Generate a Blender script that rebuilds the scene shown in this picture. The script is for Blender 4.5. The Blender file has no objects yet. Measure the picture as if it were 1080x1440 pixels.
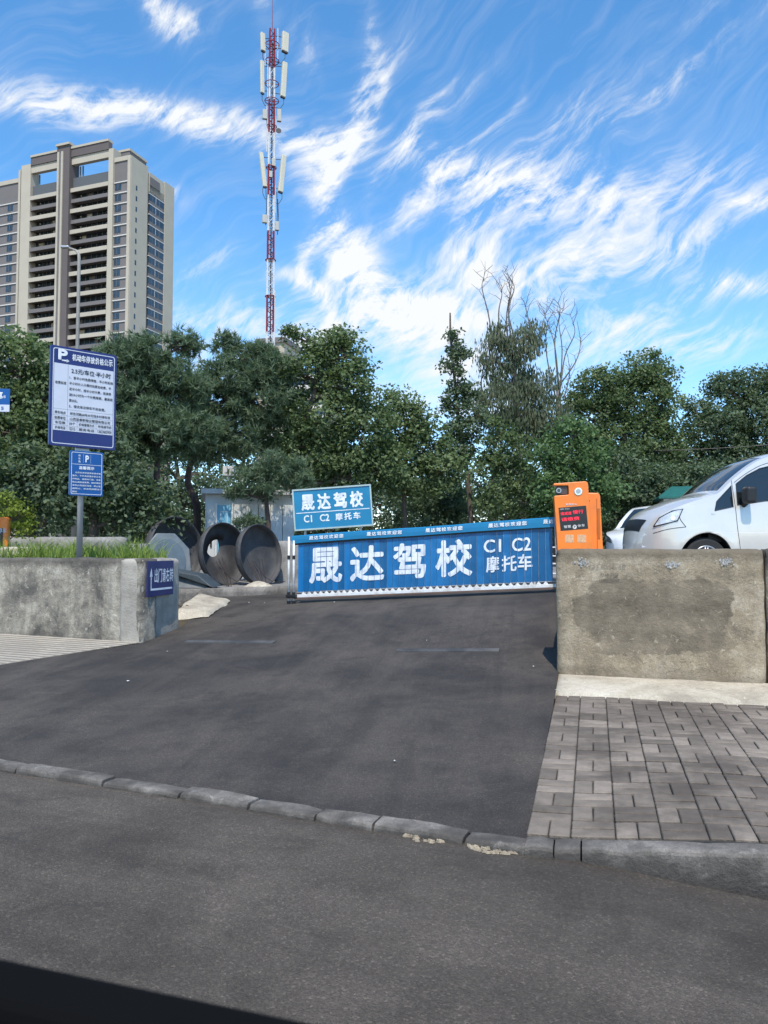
import bpy, bmesh, math, random
import numpy as np
from mathutils import Vector, Matrix, noise as mnoise
R = math.radians
random.seed(7)
rng = np.random.default_rng(7)
S = bpy.context.scene
C = S.collection

# ------------------------------------------------------------------ camera, sky, sun, exposure
F, PX, PY, EYE = 1100.0, 540.0, 720.0, 1.4
PITCH = math.atan(55 / F)
cam = bpy.data.cameras.new('camera'); camo = bpy.data.objects.new('camera', cam); C.objects.link(camo)
camo.location = (0, 0, EYE); camo.rotation_euler = (math.pi / 2 + PITCH, 0, 0)
cam.sensor_fit = 'VERTICAL'; cam.sensor_height = 36; cam.lens = F / 1440 * 36
cam.clip_start = 0.05; cam.clip_end = 3000
cam.dof.use_dof = True; cam.dof.focus_distance = 10.0; cam.dof.aperture_fstop = 8.0
S.camera = camo

SUN_AZ, SUN_EL = 179.0, 58.0            # azimuth clockwise from +Y
w = bpy.data.worlds.new('World'); S.world = w; w.use_nodes = True


class NT:
    """small node-tree helper"""
    def __init__(s, tree):
        s.t = tree; s.t.nodes.clear()

    def __call__(s, typ, *ins, **kw):
        n = s.t.nodes.new(typ)
        named = kw.pop('inp', {})
        for k, v in kw.items():
            setattr(n, k, v)
        for k, v in list(enumerate(ins)) + list(named.items()):
            if v is None:
                continue
            sk = n.inputs[k]
            if isinstance(v, bpy.types.Node):
                v = v.outputs[0]
            if isinstance(v, bpy.types.NodeSocket):
                s.t.links.new(v, sk)
            else:
                sk.default_value = v
        return n

    def m(s, op, a, b=None, c=None, clamp=False):
        return s('ShaderNodeMath', a, b, c, operation=op, use_clamp=clamp).outputs[0]

    def ramp(s, fac, stops, interp='LINEAR'):
        n = s('ShaderNodeValToRGB', fac)
        cr = n.color_ramp; cr.interpolation = interp
        while len(cr.elements) < len(stops):
            cr.elements.new(0.5)
        for e, (p, c) in zip(cr.elements, stops):
            e.position = p
            e.color = (c, c, c, 1) if isinstance(c, (int, float)) else (*c, 1)
        return n.outputs[0]

    def mix(s, f, a, b, blend='MIX'):
        n = s.t.nodes.new('ShaderNodeMix'); n.data_type = 'RGBA'; n.blend_type = blend
        for k, v in ((0, f), (6, a), (7, b)):
            if isinstance(v, bpy.types.Node):
                v = v.outputs[0]
            if isinstance(v, bpy.types.NodeSocket):
                s.t.links.new(v, n.inputs[k])
            else:
                n.inputs[k].default_value = v if k == 0 else (*v, 1)
        return n.outputs[2]

    def noise(s, vec, scale, detail=4, rough=.55, dist=0.0):
        n = s('ShaderNodeTexNoise', inp={'Scale': scale, 'Detail': detail, 'Roughness': rough, 'Distortion': dist, 'Vector': vec})
        return n.outputs[0]


def raydir(px, py):
    d = Vector(((px - PX) / F, 1.0, 0)); up = -(py - PY) / F
    c, s_ = math.cos(PITCH), math.sin(PITCH)
    return Vector((d.x, c - up * s_, s_ + up * c))


def P(px, py, Y):
    d = raydir(px, py)
    return Vector((0, 0, EYE)) + d * (Y / d.y)


def build_sky():
    T = NT(w.node_tree)
    sky = T('ShaderNodeTexSky', sky_type='NISHITA', sun_disc=False, sun_elevation=R(SUN_EL), sun_rotation=R(SUN_AZ),
            altitude=800, air_density=1.0, dust_density=0.25, ozone_density=3.0)
    hs = T('ShaderNodeHueSaturation', inp={'Hue': .494, 'Saturation': 1.22, 'Value': 2.75, 'Color': sky.outputs[0]})
    tc = T('ShaderNodeTexCoord')
    sep = T('ShaderNodeSeparateXYZ', tc.outputs[0])
    x, y, z = sep.outputs
    az = T.m('ARCTAN2', x, y); el = T.m('ARCSINE', z)
    V0 = T('ShaderNodeCombineXYZ', az, el, 1.0).outputs[0]
    # organic warp of the streaks
    n1 = T('ShaderNodeTexNoise', inp={'Vector': V0, 'Scale': 4.0, 'Detail': 3.0}).outputs[1]
    n2 = T('ShaderNodeTexNoise', inp={'Vector': V0, 'Scale': 11.0, 'Detail': 5.0, 'Roughness': .5}).outputs[1]
    o1 = T('ShaderNodeVectorMath', n1, (0.5, 0.5, 0.5), operation='SUBTRACT').outputs[0]
    o2 = T('ShaderNodeVectorMath', n2, (0.5, 0.5, 0.5), operation='SUBTRACT').outputs[0]
    o1 = T('ShaderNodeVectorMath', o1, (0.075, 0.065, 0), operation='MULTIPLY').outputs[0]
    o2 = T('ShaderNodeVectorMath', o2, (0.04, 0.035, 0), operation='MULTIPLY').outputs[0]
    o = T('ShaderNodeVectorMath', o1, o2, operation='ADD').outputs[0]
    V = T('ShaderNodeVectorMath', V0, o, operation='ADD').outputs[0]
    V1 = T('ShaderNodeVectorMath', V0, T('ShaderNodeVectorMath', o1, (2.4, 2.4, 0), operation='MULTIPLY').outputs[0], operation='ADD').outputs[0]
    strokes = [  # x0,y0,x1,y1,width,curve,strength
        (-80, 126, 200, 150, 20, 0, 1.45), (150, 150, 390, 182, 19, 0, 1.45), (178, -10, 285, 50, 20, .3, 1.0), (375, 185, 520, 195, 22, 0, .9),
        (460, 315, 412, 376, 11, .3, 1.6), (408, 372, 478, 436, 11, -.35, 1.6), (470, 432, 680, 425, 20, -.25, 1.3), (655, 420, 700, 320, 18, -.2, 1.1), (520, 40, 440, 300, 20, .25, .6), (455, 200, 442, 290, 22, .2, .7),
        (492, 320, 505, 410, 30, -.1, 1.2), (455, 330, 560, 440, 26, .3, 1.0), (540, 60, 505, 190, 9, .2, .4), (620, 95, 560, 200, 10, .2, .4),
        (440, 400, 640, 440, 30, -.1, .9), (600, 420, 690, 300, 30, .2, .65),
        (500, 290, 650, 80, 16, -.2, .5), (470, 260, 515, 40, 18, .1, .42), (560, 205, 770, 255, 22, .1, .8),
        (560, 330, 650, 215, 18, .2, .7), (640, 300, 860, 235, 36, .1, .75), (700, 250, 860, 90, 16, -.2, .35),
        (800, 200, 1040, 60, 15, .1, .5), (770, 300, 1010, 245, 30, .1, .95), (730, 375, 960, 330, 32, -.1, .85),
        (950, 398, 1110, 415, 14, .1, .95), (900, 385, 1090, 255, 18, .2, .5), (690, 400, 900, 445, 30, .1, .7),
        (800, 480, 1000, 415, 26, .1, .6), (850, 505, 1100, 470, 20, .1, .65), (240, 452, 560, 458, 24, .05, .75),
        (540, 480, 720, 525, 30, .1, .6), (405, 20, 430, 110, 22, 0, .42), (1000, 282, 1100, 290, 14, .1, .6),
        (520, 470, 700, 440, 22, .1, .5), (225, 265, 262, 270, 10, 0, .7), (230, 390, 360, 350, 22, .1, .35),
        (350, -30, 380, 60, 14, 0, .35), (500, -20, 540, 120, 12, .2, .3), (660, 210, 745, 130, 8, .3, .4),
        (180, 480, 420, 540, 30, 0, .4), (450, 560, 820, 560, 40, 0, .45), (900, 60, 1100, -60, 40, 0, .18),
        (-700, 300, -200, 200, 60, .1, .6), (-900, 500, -300, 420, 50, 0, .5), (1300, 300, 1900, 200, 70, .1, .6),
        (1200, 480, 1700, 430, 40, 0, .6), (600, -700, 900, -300, 70, .2, .4), (100, -500, 400, -250, 60, .2, .4)]
    tot = None; tot2 = 0.0
    VS = T('ShaderNodeVectorMath', V0, T('ShaderNodeVectorMath', o2, (.85, .85, 0), operation='MULTIPLY').outputs[0], operation='ADD').outputs[0]
    for x0, y0, x1, y1, wd, cv, st in strokes:
        p, q = [(math.atan2(d.x, d.y), math.asin(d.normalized().z)) for d in (raydir(x0, y0), raydir(x1, y1))]
        cx, cy = (p[0] + q[0]) / 2, (p[1] + q[1]) / 2
        dx, dy = q[0] - p[0], q[1] - p[1]; L = math.hypot(dx, dy); c, s_ = dx / L, dy / L
        L = L / 2 * 1.05; W = wd / 1100.0
        VV = VS if st > 1.05 else V
        u = T('ShaderNodeVectorMath', VV, (c / L, s_ / L, -(c * cx + s_ * cy) / L), operation='DOT_PRODUCT').outputs[1]
        v = T('ShaderNodeVectorMath', VV, (-s_ / W, c / W, -(-s_ * cx + c * cy) / W), operation='DOT_PRODUCT').outputs[1]
        u2 = T.m('MULTIPLY', u, u)
        v2 = T.m('MULTIPLY_ADD', u2, -cv * L / W, v) if cv else v
        q_ = T.m('MULTIPLY_ADD', v2, v2, u2)
        e = T.m('POWER', 0.3679, q_)
        if st > 1.05:      # dense streaks that keep their shape
            tot2 = T.m('MULTIPLY_ADD', e, st * .85, tot2)
            continue
        tot = T.m('MULTIPLY_ADD', e, st, tot if tot is not None else 0.0)
    # fibres: two sets of long thin noise
    def fib(ang, lo, hi, det):
        mp = T('ShaderNodeMapping', V1, inp={'Rotation': (0, 0, R(-ang)), 'Location': (ang * .37, ang * .11, 0), 'Scale': (1, 1, 1)})
        mp2 = T('ShaderNodeVectorMath', mp.outputs[0], (lo, hi, 1), operation='MULTIPLY')
        return T.noise(mp2.outputs[0], 1.0, det, .62)
    f1 = fib(56, 6, 62, 5); f2 = fib(28, 7, 70, 5); f3 = T.noise(V1, 42, 8, .70); f4 = fib(20, 4, 14, 4)
    fm = T.m('MULTIPLY_ADD', f1, 1.1, T.m('MULTIPLY_ADD', f2, .9, T.m('MULTIPLY_ADD', f3, .9, T.m('MULTIPLY', f4, 1.1))))   # mean ~2.0
    fm = T.m('SUBTRACT', fm, 2.0)
    body = T.m('MULTIPLY', T.m('MINIMUM', tot, 1.3), T.m('MAXIMUM', T.m('MULTIPLY_ADD', fm, 1.9, .60), .12))
    body = T.m('ADD', body, T.m('MULTIPLY', T.m('MINIMUM', tot2, 1.3), T.m('MAXIMUM', T.m('MULTIPLY_ADD', fm, 1.5, .62), .1)))
    # faint general veil, stronger low down
    veil = T.m('MULTIPLY', T.m('MAXIMUM', T.m('MULTIPLY_ADD', f2, .5, T.m('MULTIPLY_ADD', f4, .5, -.47)), 0.0), 1.2)
    up = T('ShaderNodeMapRange', el, -.02, .30, 0.26, 0.0, inp={}).outputs[0]
    up_n = up.node; up_n.inputs[1].default_value = -.02; up_n.inputs[2].default_value = .42; up_n.inputs[3].default_value = .22; up_n.inputs[4].default_value = 0.0
    msk = T.m('ADD', T.m('ADD', body, veil), up)
    msk = T.ramp(msk, [(0.0, 0.0), (.2, .10), (.55, .55), (1.0, 1.0)], 'LINEAR')
    col = T.mix(msk, hs.outputs[0], (9.6, 9.9, 10.3))
    T('ShaderNodeOutputWorld', T('ShaderNodeBackground', col, 0.10))


build_sky()
sun = bpy.data.lights.new('sun', 'SUN'); suno = bpy.data.objects.new('sun', sun); C.objects.link(suno)
sun.energy = 4.8; sun.angle = R(0.53); sun.color = (1.0, 0.93, 0.82)
to_sun = Vector((math.sin(R(SUN_AZ)) * math.cos(R(SUN_EL)), math.cos(R(SUN_AZ)) * math.cos(R(SUN_EL)), math.sin(R(SUN_EL))))
suno.rotation_euler = to_sun.to_track_quat('Z', 'Y').to_euler()
suno.location = (20, -20, 40)
S.view_settings.view_transform = 'Standard'; S.view_settings.look = 'None'
S.view_settings.exposure = 0.0; S.view_settings.gamma = 1.0; S.view_settings.use_curve_mapping = False
try:
    S.cycles.max_bounces = 6; S.cycles.diffuse_bounces = 3; S.cycles.transparent_max_bounces = 8
except Exception:
    pass

# ------------------------------------------------------------------ materials
MATS = {}


def pm(name, col, rough=.7, metal=0.0, var=.12, scale=6.0, bump=0.0, bscale=60.0, coat=0.0, spec=.5, trans=0.0, dirt=None, dscale=1.5, stretch=(1, 1, 1), world=False):
    """plain procedural material with colour variation and relief"""
    if name in MATS:
        return MATS[name]
    m = bpy.data.materials.new(name); m.use_nodes = True; MATS[name] = m
    T = NT(m.node_tree)
    tc = T('ShaderNodeTexCoord').outputs[3]
    vec = T('ShaderNodeVectorMath', tc, stretch, operation='MULTIPLY').outputs[0]
    a = tuple(c * (1 - var) for c in col); b = tuple(min(1, c * (1 + var)) for c in col)
    c = T.ramp(T.noise(vec, scale, 5, .6), [(.3, a), (.7, b)])
    if world:
        vec2 = T('ShaderNodeNewGeometry').outputs[0]
    if dirt:
        d = T.ramp(T.noise(vec2 if world else vec, dscale, 6, .65), [(.45, 0.0), (.62, 1.0)])
        c = T.mix(T.m('MULTIPLY', d, .7), c, dirt)
    bs = T('ShaderNodeBsdfPrincipled', inp={'Base Color': c, 'Roughness': rough, 'Metallic': metal, 'Coat Weight': coat, 'Specular IOR Level': spec, 'Transmission Weight': trans})
    if bump:
        bp = T('ShaderNodeBump', inp={'Strength': bump, 'Distance': .02, 'Height': T.noise(vec, bscale, 5, .6)})
        m.node_tree.links.new(bp.outputs[0], bs.inputs['Normal'])
    T('ShaderNodeOutputMaterial', bs)
    return m


def asphalt(name, base, patch, rot=0.0):
    m = bpy.data.materials.new(name); m.use_nodes = True; T = NT(m.node_tree)
    tc = T('ShaderNodeTexCoord').outputs[3]
    big = T.noise(tc, .55, 5, .6, .4)
    c = T.ramp(big, [(.4, base), (.6, patch)])
    mid = T.noise(tc, 3.2, 6, .65)
    c = T.mix(T.ramp(mid, [(.48, 0.0), (.7, .65)]), c, tuple(v * .7 for v in base))
    c = T.mix(T.ramp(T.noise(tc, 1.3, 6, .7, 1.0), [(.56, 0.0), (.74, .45)]), c, tuple(v * 1.5 for v in patch))
    mp = T('ShaderNodeMapping', tc, inp={'Rotation': (0, 0, R(rot))})
    tr_ = T('ShaderNodeVectorMath', mp.outputs[0], (2.0, .22, 1), operation='MULTIPLY').outputs[0]
    c = T.mix(T.ramp(T.noise(tr_, 1.0, 5, .6, .4), [(.46, 0.0), (.68, .34)]), c, tuple(v * 1.45 for v in patch))
    tr2 = T('ShaderNodeVectorMath', mp.outputs[0], (2.6, .3, 1), operation='MULTIPLY').outputs[0]
    c = T.mix(T.ramp(T.noise(tr2, 1.3, 5, .6, .4), [(.5, 0.0), (.7, .42)]), c, tuple(v * .7 for v in base))
    # aggregate
    vo = T('ShaderNodeTexVoronoi', inp={'Vector': tc, 'Scale': 130.0})
    g = T.ramp(vo.outputs[0], [(.0, 1.0), (.55, 0.0)])
    wn = T.ramp(T('ShaderNodeSeparateColor', vo.outputs[1]).outputs[0], [(.0, .72), (.7, 1.0), (.95, 1.25), (1.0, 1.8)])
    c = T.mix(1.0, c, wn, 'MULTIPLY')
    fine = T.noise(tc, 260, 3, .7)
    c = T.mix(T.ramp(fine, [(.45, 0.0), (.62, .5)]), c, tuple(v * .45 for v in base))
    # thin cracks
    ck = T('ShaderNodeTexVoronoi', feature='DISTANCE_TO_EDGE', inp={'Scale': .75, 'Vector': T('ShaderNodeVectorMath', tc, T('ShaderNodeVectorMath', T('ShaderNodeTexNoise', inp={'Vector': tc, 'Scale': 2.0, 'Detail': 6.0}).outputs[1], (.9, .9, .9), operation='MULTIPLY'), operation='ADD')})
    cm = T.m('MULTIPLY', T.ramp(ck.outputs[0], [(.0, 1.0), (.008, 0.0)]), T.ramp(T.noise(tc, .8, 2), [(.55, 0.0), (.65, .35)]))
    c = T.mix(cm, c, (.012, .012, .012))
    bs = T('ShaderNodeBsdfPrincipled', inp={'Base Color': c, 'Roughness': .82, 'Specular IOR Level': .35})
    h = T.m('ADD', T.m('MULTIPLY', g, .6), T.m('ADD', T.m('MULTIPLY', fine, .5), T.m('MULTIPLY', mid, 1.5)))
    bp = T('ShaderNodeBump', inp={'Strength': .75, 'Distance': .008, 'Height': h})
    m.node_tree.links.new(bp.outputs[0], bs.inputs['Normal'])
    T('ShaderNodeOutputMaterial', bs); MATS[name] = m
    return m


def concrete(name, base, dark, light, patch=None, streak=.4, top=None, low=.55, bump=.5, lows=(.12, .3)):
    m = bpy.data.materials.new(name); m.use_nodes = True; T = NT(m.node_tree)
    tc = T('ShaderNodeTexCoord').outputs[3]
    c = T.ramp(T.noise(tc, 1.9, 8, .68, .3), [(.38, dark), (.5, base), (.62, light)])
    st = T('ShaderNodeVectorMath', tc, (9, 9, .9), operation='MULTIPLY')
    c = T.mix(T.m('MULTIPLY', T.ramp(T.noise(st.outputs[0], 1.0, 5, .6), [(.45, 0.0), (.7, 1.0)]), streak), c, dark)
    c = T.mix(T.ramp(T.noise(tc, 22, 5, .7), [(.5, 0.0), (.75, .5)]), c, tuple(v * .55 for v in dark))
    ck = T('ShaderNodeTexVoronoi', feature='DISTANCE_TO_EDGE', inp={'Scale': 1.3, 'Vector': T('ShaderNodeVectorMath', tc, T('ShaderNodeVectorMath', T('ShaderNodeTexNoise', inp={'Vector': tc, 'Scale': 3.0, 'Detail': 7.0, 'Roughness': .65}).outputs[1], (.7, .7, .7), operation='MULTIPLY'), operation='ADD')})
    c = T.mix(T.m('MULTIPLY', T.ramp(ck.outputs[0], [(.0, 1.0), (.007, 0.0)]), T.ramp(T.noise(tc, 1.4, 2), [(.5, 0.0), (.58, .8)])), c, tuple(v * .25 for v in dark))
    c = T.mix(T.ramp(T.noise(tc, 11, 6, .75, .6), [(.58, 0.0), (.66, .7)]), c, tuple(min(1, v * 1.25) for v in light))
    sp = T.ramp(T.noise(tc, 120, 3, .7), [(.35, .75), (.6, 1.0), (.75, 1.25)])
    c = T.mix(1.0, c, sp, 'MULTIPLY')
    sep = T('ShaderNodeSeparateXYZ', tc).outputs
    if patch:      # damp re-plastered area: (cx, cz, rx, rz)
        wob = T('ShaderNodeTexNoise', inp={'Vector': tc, 'Scale': 3.0, 'Detail': 7.0, 'Roughness': .65})
        wx = T.m('SUBTRACT', T('ShaderNodeSeparateColor', wob.outputs[1]).outputs[0], .5)
        wz = T.m('SUBTRACT', T('ShaderNodeSeparateColor', wob.outputs[1]).outputs[1], .5)
        f = None
        for (cx, cz, rx, rz) in patch:
            dx = T.m('MULTIPLY_ADD', T.m('MULTIPLY_ADD', wx, .7, sep[0]), 1 / rx, -cx / rx)
            dz = T.m('MULTIPLY_ADD', T.m('MULTIPLY_ADD', wz, .55, sep[2]), 1 / rz, -cz / rz)
            q = T.m('MULTIPLY_ADD', dx, dx, T.m('MULTIPLY', dz, dz))
            f_ = T.ramp(q, [(.80, 1.0), (.95, 0.0)])
            f = f_ if f is None else T.m('MAXIMUM', f, f_)
        pc = T.ramp(T.noise(tc, 5, 6, .6), [(.3, tuple(v * .5 for v in dark)), (.6, tuple(v * 1.05 for v in dark)), (.8, base)])
        c = T.mix(T.m('MULTIPLY', f, .9), c, pc)
        sp1 = T.ramp(T.noise(tc, 9, 8, .72, 1.4), [(.60, 0.0), (.635, 1.0)])
        c = T.mix(T.m('MULTIPLY', T.m('MULTIPLY', sp1, f), .55), c, light)
    if top:        # grime along the upper edge
        g = T.m('MULTIPLY', T.ramp(T.m('SUBTRACT', T.m('ADD', sep[2], T.m('MULTIPLY', T.noise(tc, 6, 5), .14)), top - .08), [(.02, 0.0), (.1, 1.0)]), .75)
        c = T.mix(g, c, tuple(v * .5 for v in dark))
    # moss and splash dirt low on walls; kerbs simply get darker downwards
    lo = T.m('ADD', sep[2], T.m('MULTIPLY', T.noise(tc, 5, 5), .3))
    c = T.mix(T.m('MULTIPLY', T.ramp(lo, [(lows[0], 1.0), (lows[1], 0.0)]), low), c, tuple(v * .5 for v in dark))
    bs = T('ShaderNodeBsdfPrincipled', inp={'Base Color': c, 'Roughness': .92, 'Specular IOR Level': .25})
    h = T.m('ADD', T.m('MULTIPLY', T.noise(tc, 40, 8, .75), 1.2), T.m('MULTIPLY', T.noise(tc, 8, 6, .65), 2.0))
    bp = T('ShaderNodeBump', inp={'Strength': bump, 'Distance': .012, 'Height': h})
    m.node_tree.links.new(bp.outputs[0], bs.inputs['Normal'])
    T('ShaderNodeOutputMaterial', bs); MATS[name] = m
    return m


def leafmat(name, a, b, trans=.35):
    m = bpy.data.materials.new(name); m.use_nodes = True; T = NT(m.node_tree)
    at = T('ShaderNodeAttribute', attribute_name='tint')
    c = T.ramp(at.outputs[2], [(0.0, a), (1.0, b)])
    d = T('ShaderNodeBsdfPrincipled', inp={'Base Color': c, 'Roughness': .55, 'Specular IOR Level': .3})
    t = T('ShaderNodeBsdfTranslucent', T.mix(.5, c, (.12, .2, .03)))
    T('ShaderNodeOutputMaterial', T('ShaderNodeMixShader', trans, d, t)); MATS[name] = m
    return m


def emit(name, col, st=1.0):
    m = bpy.data.materials.new(name); m.use_nodes = True; T = NT(m.node_tree)
    T('ShaderNodeOutputMaterial', T('ShaderNodeEmission', (*col, 1), st)); MATS[name] = m
    return m


asphalt('street_asphalt', (.066, .054, .042), (.122, .101, .080), rot=-66)
asphalt('ramp_asphalt', (.044, .038, .034), (.098, .083, .068), rot=10)
concrete('wall_right_mat', (.37, .30, .205), (.22, .18, .13), (.50, .42, .31), patch=[(.62, .84, .48, .36), (1.15, .88, .45, .34), (.85, .62, .62, .2)], top=1.42, lows=(.38, .52), bump=.8)
concrete('wall_left_mat', (.34, .305, .245), (.13, .12, .105), (.54, .49, .40), streak=.55, bump=.9, lows=(.42, .58), top=1.31)
concrete('wall_far_mat', (.3, .29, .27), (.2, .19, .18), (.36, .35, .33))
concrete('ledge_mat', (.5, .44, .34), (.36, .31, .24), (.6, .54, .43), streak=0, low=0)
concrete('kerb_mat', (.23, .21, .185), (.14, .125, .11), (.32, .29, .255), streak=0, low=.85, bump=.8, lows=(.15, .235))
pm('joint', (.035, .032, .028), .95, var=.3)
pm('soil', (.09, .075, .05), .95, var=.4, scale=3, bump=.6, bscale=20)
pm('apron', (.24, .23, .21), .9, var=.2, bump=.3, dirt=(.12, .11, .1))
pm('bark', (.10, .08, .062), .95, var=.35, scale=20, bump=1.0, bscale=40, stretch=(1, 1, .25))
pm('bark_pine', (.085, .06, .05), .95, var=.4, scale=16, bump=1.0, bscale=30, stretch=(1, 1, .3))
pm('bark_dead', (.15, .13, .115), .9, var=.3, scale=16, bump=.6)
leafmat('leaf_green', (.075, .12, .055), (.25, .32, .15), .48)
leafmat('leaf_dark', (.055, .092, .055), (.185, .24, .14), .42)
leafmat('leaf_bright', (.07, .13, .055), (.20, .31, .13), .5)
leafmat('leaf_willow', (.075, .105, .06), (.19, .21, .13), .4)
leafmat('leaf_yellow', (.16, .22, .03), (.3, .36, .05), .45)
leafmat('needles', (.065, .108, .068), (.21, .28, .165), .38)
leafmat('grass_blade', (.12, .22, .03), (.34, .42, .10), .4)
pm('blue_board', (.018, .03, .145), .35, var=.06, spec=.4)
pm('blue_small', (.004, .08, .29), .35, var=.06, spec=.4)
pm('blue_wall', (.005, .012, .105), .35, var=.15, dirt=(.02, .03, .12))
pm('blue_bar', (.006, .18, .36), .45, var=.08, dirt=(.012, .17, .36), dscale=4)
pm('blue_slat', (.003, .12, .31), .42, var=.12, scale=3, dirt=(.012, .15, .36), dscale=5)
pm('blue_sign', (.006, .19, .36), .4, var=.08)
pm('white_print', (.78, .8, .82), .5, var=.06, scale=12, dirt=(.5, .55, .62), dscale=9)
pm('white_board', (.55, .58, .66), .4, var=.04)
pm('black_print', (.02, .02, .03), .5)
pm('white_metal', (.75, .75, .74), .35, var=.08, dirt=(.45, .42, .38), dscale=6)
pm('grey_metal', (.45, .46, .47), .4, metal=.6, var=.15, bump=.05)
pm('galv', (.5, .52, .54), .45, metal=.45, var=.15, dirt=(.32, .31, .3))
pm('dark_plastic', (.012, .012, .013), .5)
pm('rust_red', (.2, .05, .03), .7, var=.3)
pm('orange', (.88, .2, .008), .38, var=.05, coat=.3, dirt=(.62, .17, .02), dscale=2.5)
pm('orange_dark', (.45, .12, .01), .5)
pm('screen', (.008, .009, .014), .25)
emit('led_red', (1, .05, .1), 1.6)
emit('led_white', (.85, .9, 1), .9)
pm('chrome', (.7, .7, .7), .15, metal=1)
pm('tank', (.05, .05, .053), .7, var=.3, scale=4, bump=.3, bscale=25, dirt=(.105, .098, .088), dscale=1.6)
pm('tank_lid', (.14, .165, .18), .55, var=.15, dirt=(.2, .2, .19))
pm('rebar', (.05, .035, .03), .8, metal=.3)
pm('mast_red', (.22, .015, .025), .6, var=.2)
pm('mast_white', (.62, .62, .62), .6, var=.15)
pm('mast_dark', (.05, .05, .055), .6)
pm('antenna', (.62, .58, .46), .5, var=.05)
pm('car_silver', (.66, .63, .585), .3, metal=.3, var=.03, coat=1.0)
pm('car_white', (.75, .75, .75), .3, var=.02, coat=1.0)
pm('glass_dark', (.012, .016, .018), .06, spec=.8, var=.1)
pm('lamp_glass', (.55, .58, .62), .1, coat=1.0, var=.3, scale=14)
pm('lamp_smoked', (.12, .13, .14), .12, coat=1.0, var=.5, scale=10)
pm('tyre', (.018, .018, .018), .85)
pm('rim', (.5, .5, .52), .3, metal=.8)
pm('shed_white', (.62, .63, .62), .6, var=.08, dirt=(.45, .45, .43))
pm('shed_blue', (.16, .40, .55), .6, var=.08)
pm('green_roof', (.008, .10, .08), .6, var=.15)
pm('bld_cream', (.46, .41, .325), .85, var=.05, scale=.3)
pm('bld_grey', (.165, .15, .145), .85, var=.06, scale=.3)
pm('bld_brown', (.12, .10, .095), .85, var=.06, scale=.3)
pm('bld_white', (.6, .58, .54), .85, var=.05)
pm('bld_slate', (.10, .11, .12), .8, var=.2)  # dark blue-grey of the bay backing and attic walls
pm('bld_glass', (.03, .045, .06), .12, spec=.8, var=.4, scale=.8)
pm('bld_frame', (.12, .13, .14), .6)
pm('door_black', (.003, .003, .003), .95, spec=.1)
pm('door_paint', (.012, .03, .028), .3, coat=.6)
M = MATS
_t = M['blue_slat'].node_tree; _b = next(n for n in _t.nodes if n.type == 'BSDF_PRINCIPLED'); _l = _b.inputs['Base Color'].links[0].from_socket
_oi = _t.nodes.new('ShaderNodeObjectInfo'); _mr = _t.nodes.new('ShaderNodeMapRange'); _mr.inputs[3].default_value = .72; _mr.inputs[4].default_value = 1.25
_h = _t.nodes.new('ShaderNodeHueSaturation'); _t.links.new(_oi.outputs['Random'], _mr.inputs[0]); _t.links.new(_mr.outputs[0], _h.inputs['Value']); _t.links.new(_l, _h.inputs['Color']); _t.links.new(_h.outputs[0], _b.inputs['Base Color'])

# ------------------------------------------------------------------ mesh helpers


def link(o, parent=None):
    C.objects.link(o)
    if parent:
        o.parent = parent
    return o


def tag(o, label=None, cat=None, group=None, kind=None):
    for k, v in (('label', label), ('category', cat), ('group', group), ('kind', kind)):
        if v:
            o[k] = v
    return o


def thing(name, loc, rz=0, label=None, cat=None, group=None):
    o = bpy.data.objects.new(name, None); o.empty_display_size = .1
    link(o); o.location = loc; o.rotation_euler = (0, 0, rz)
    return tag(o, label, cat, group)


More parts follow.
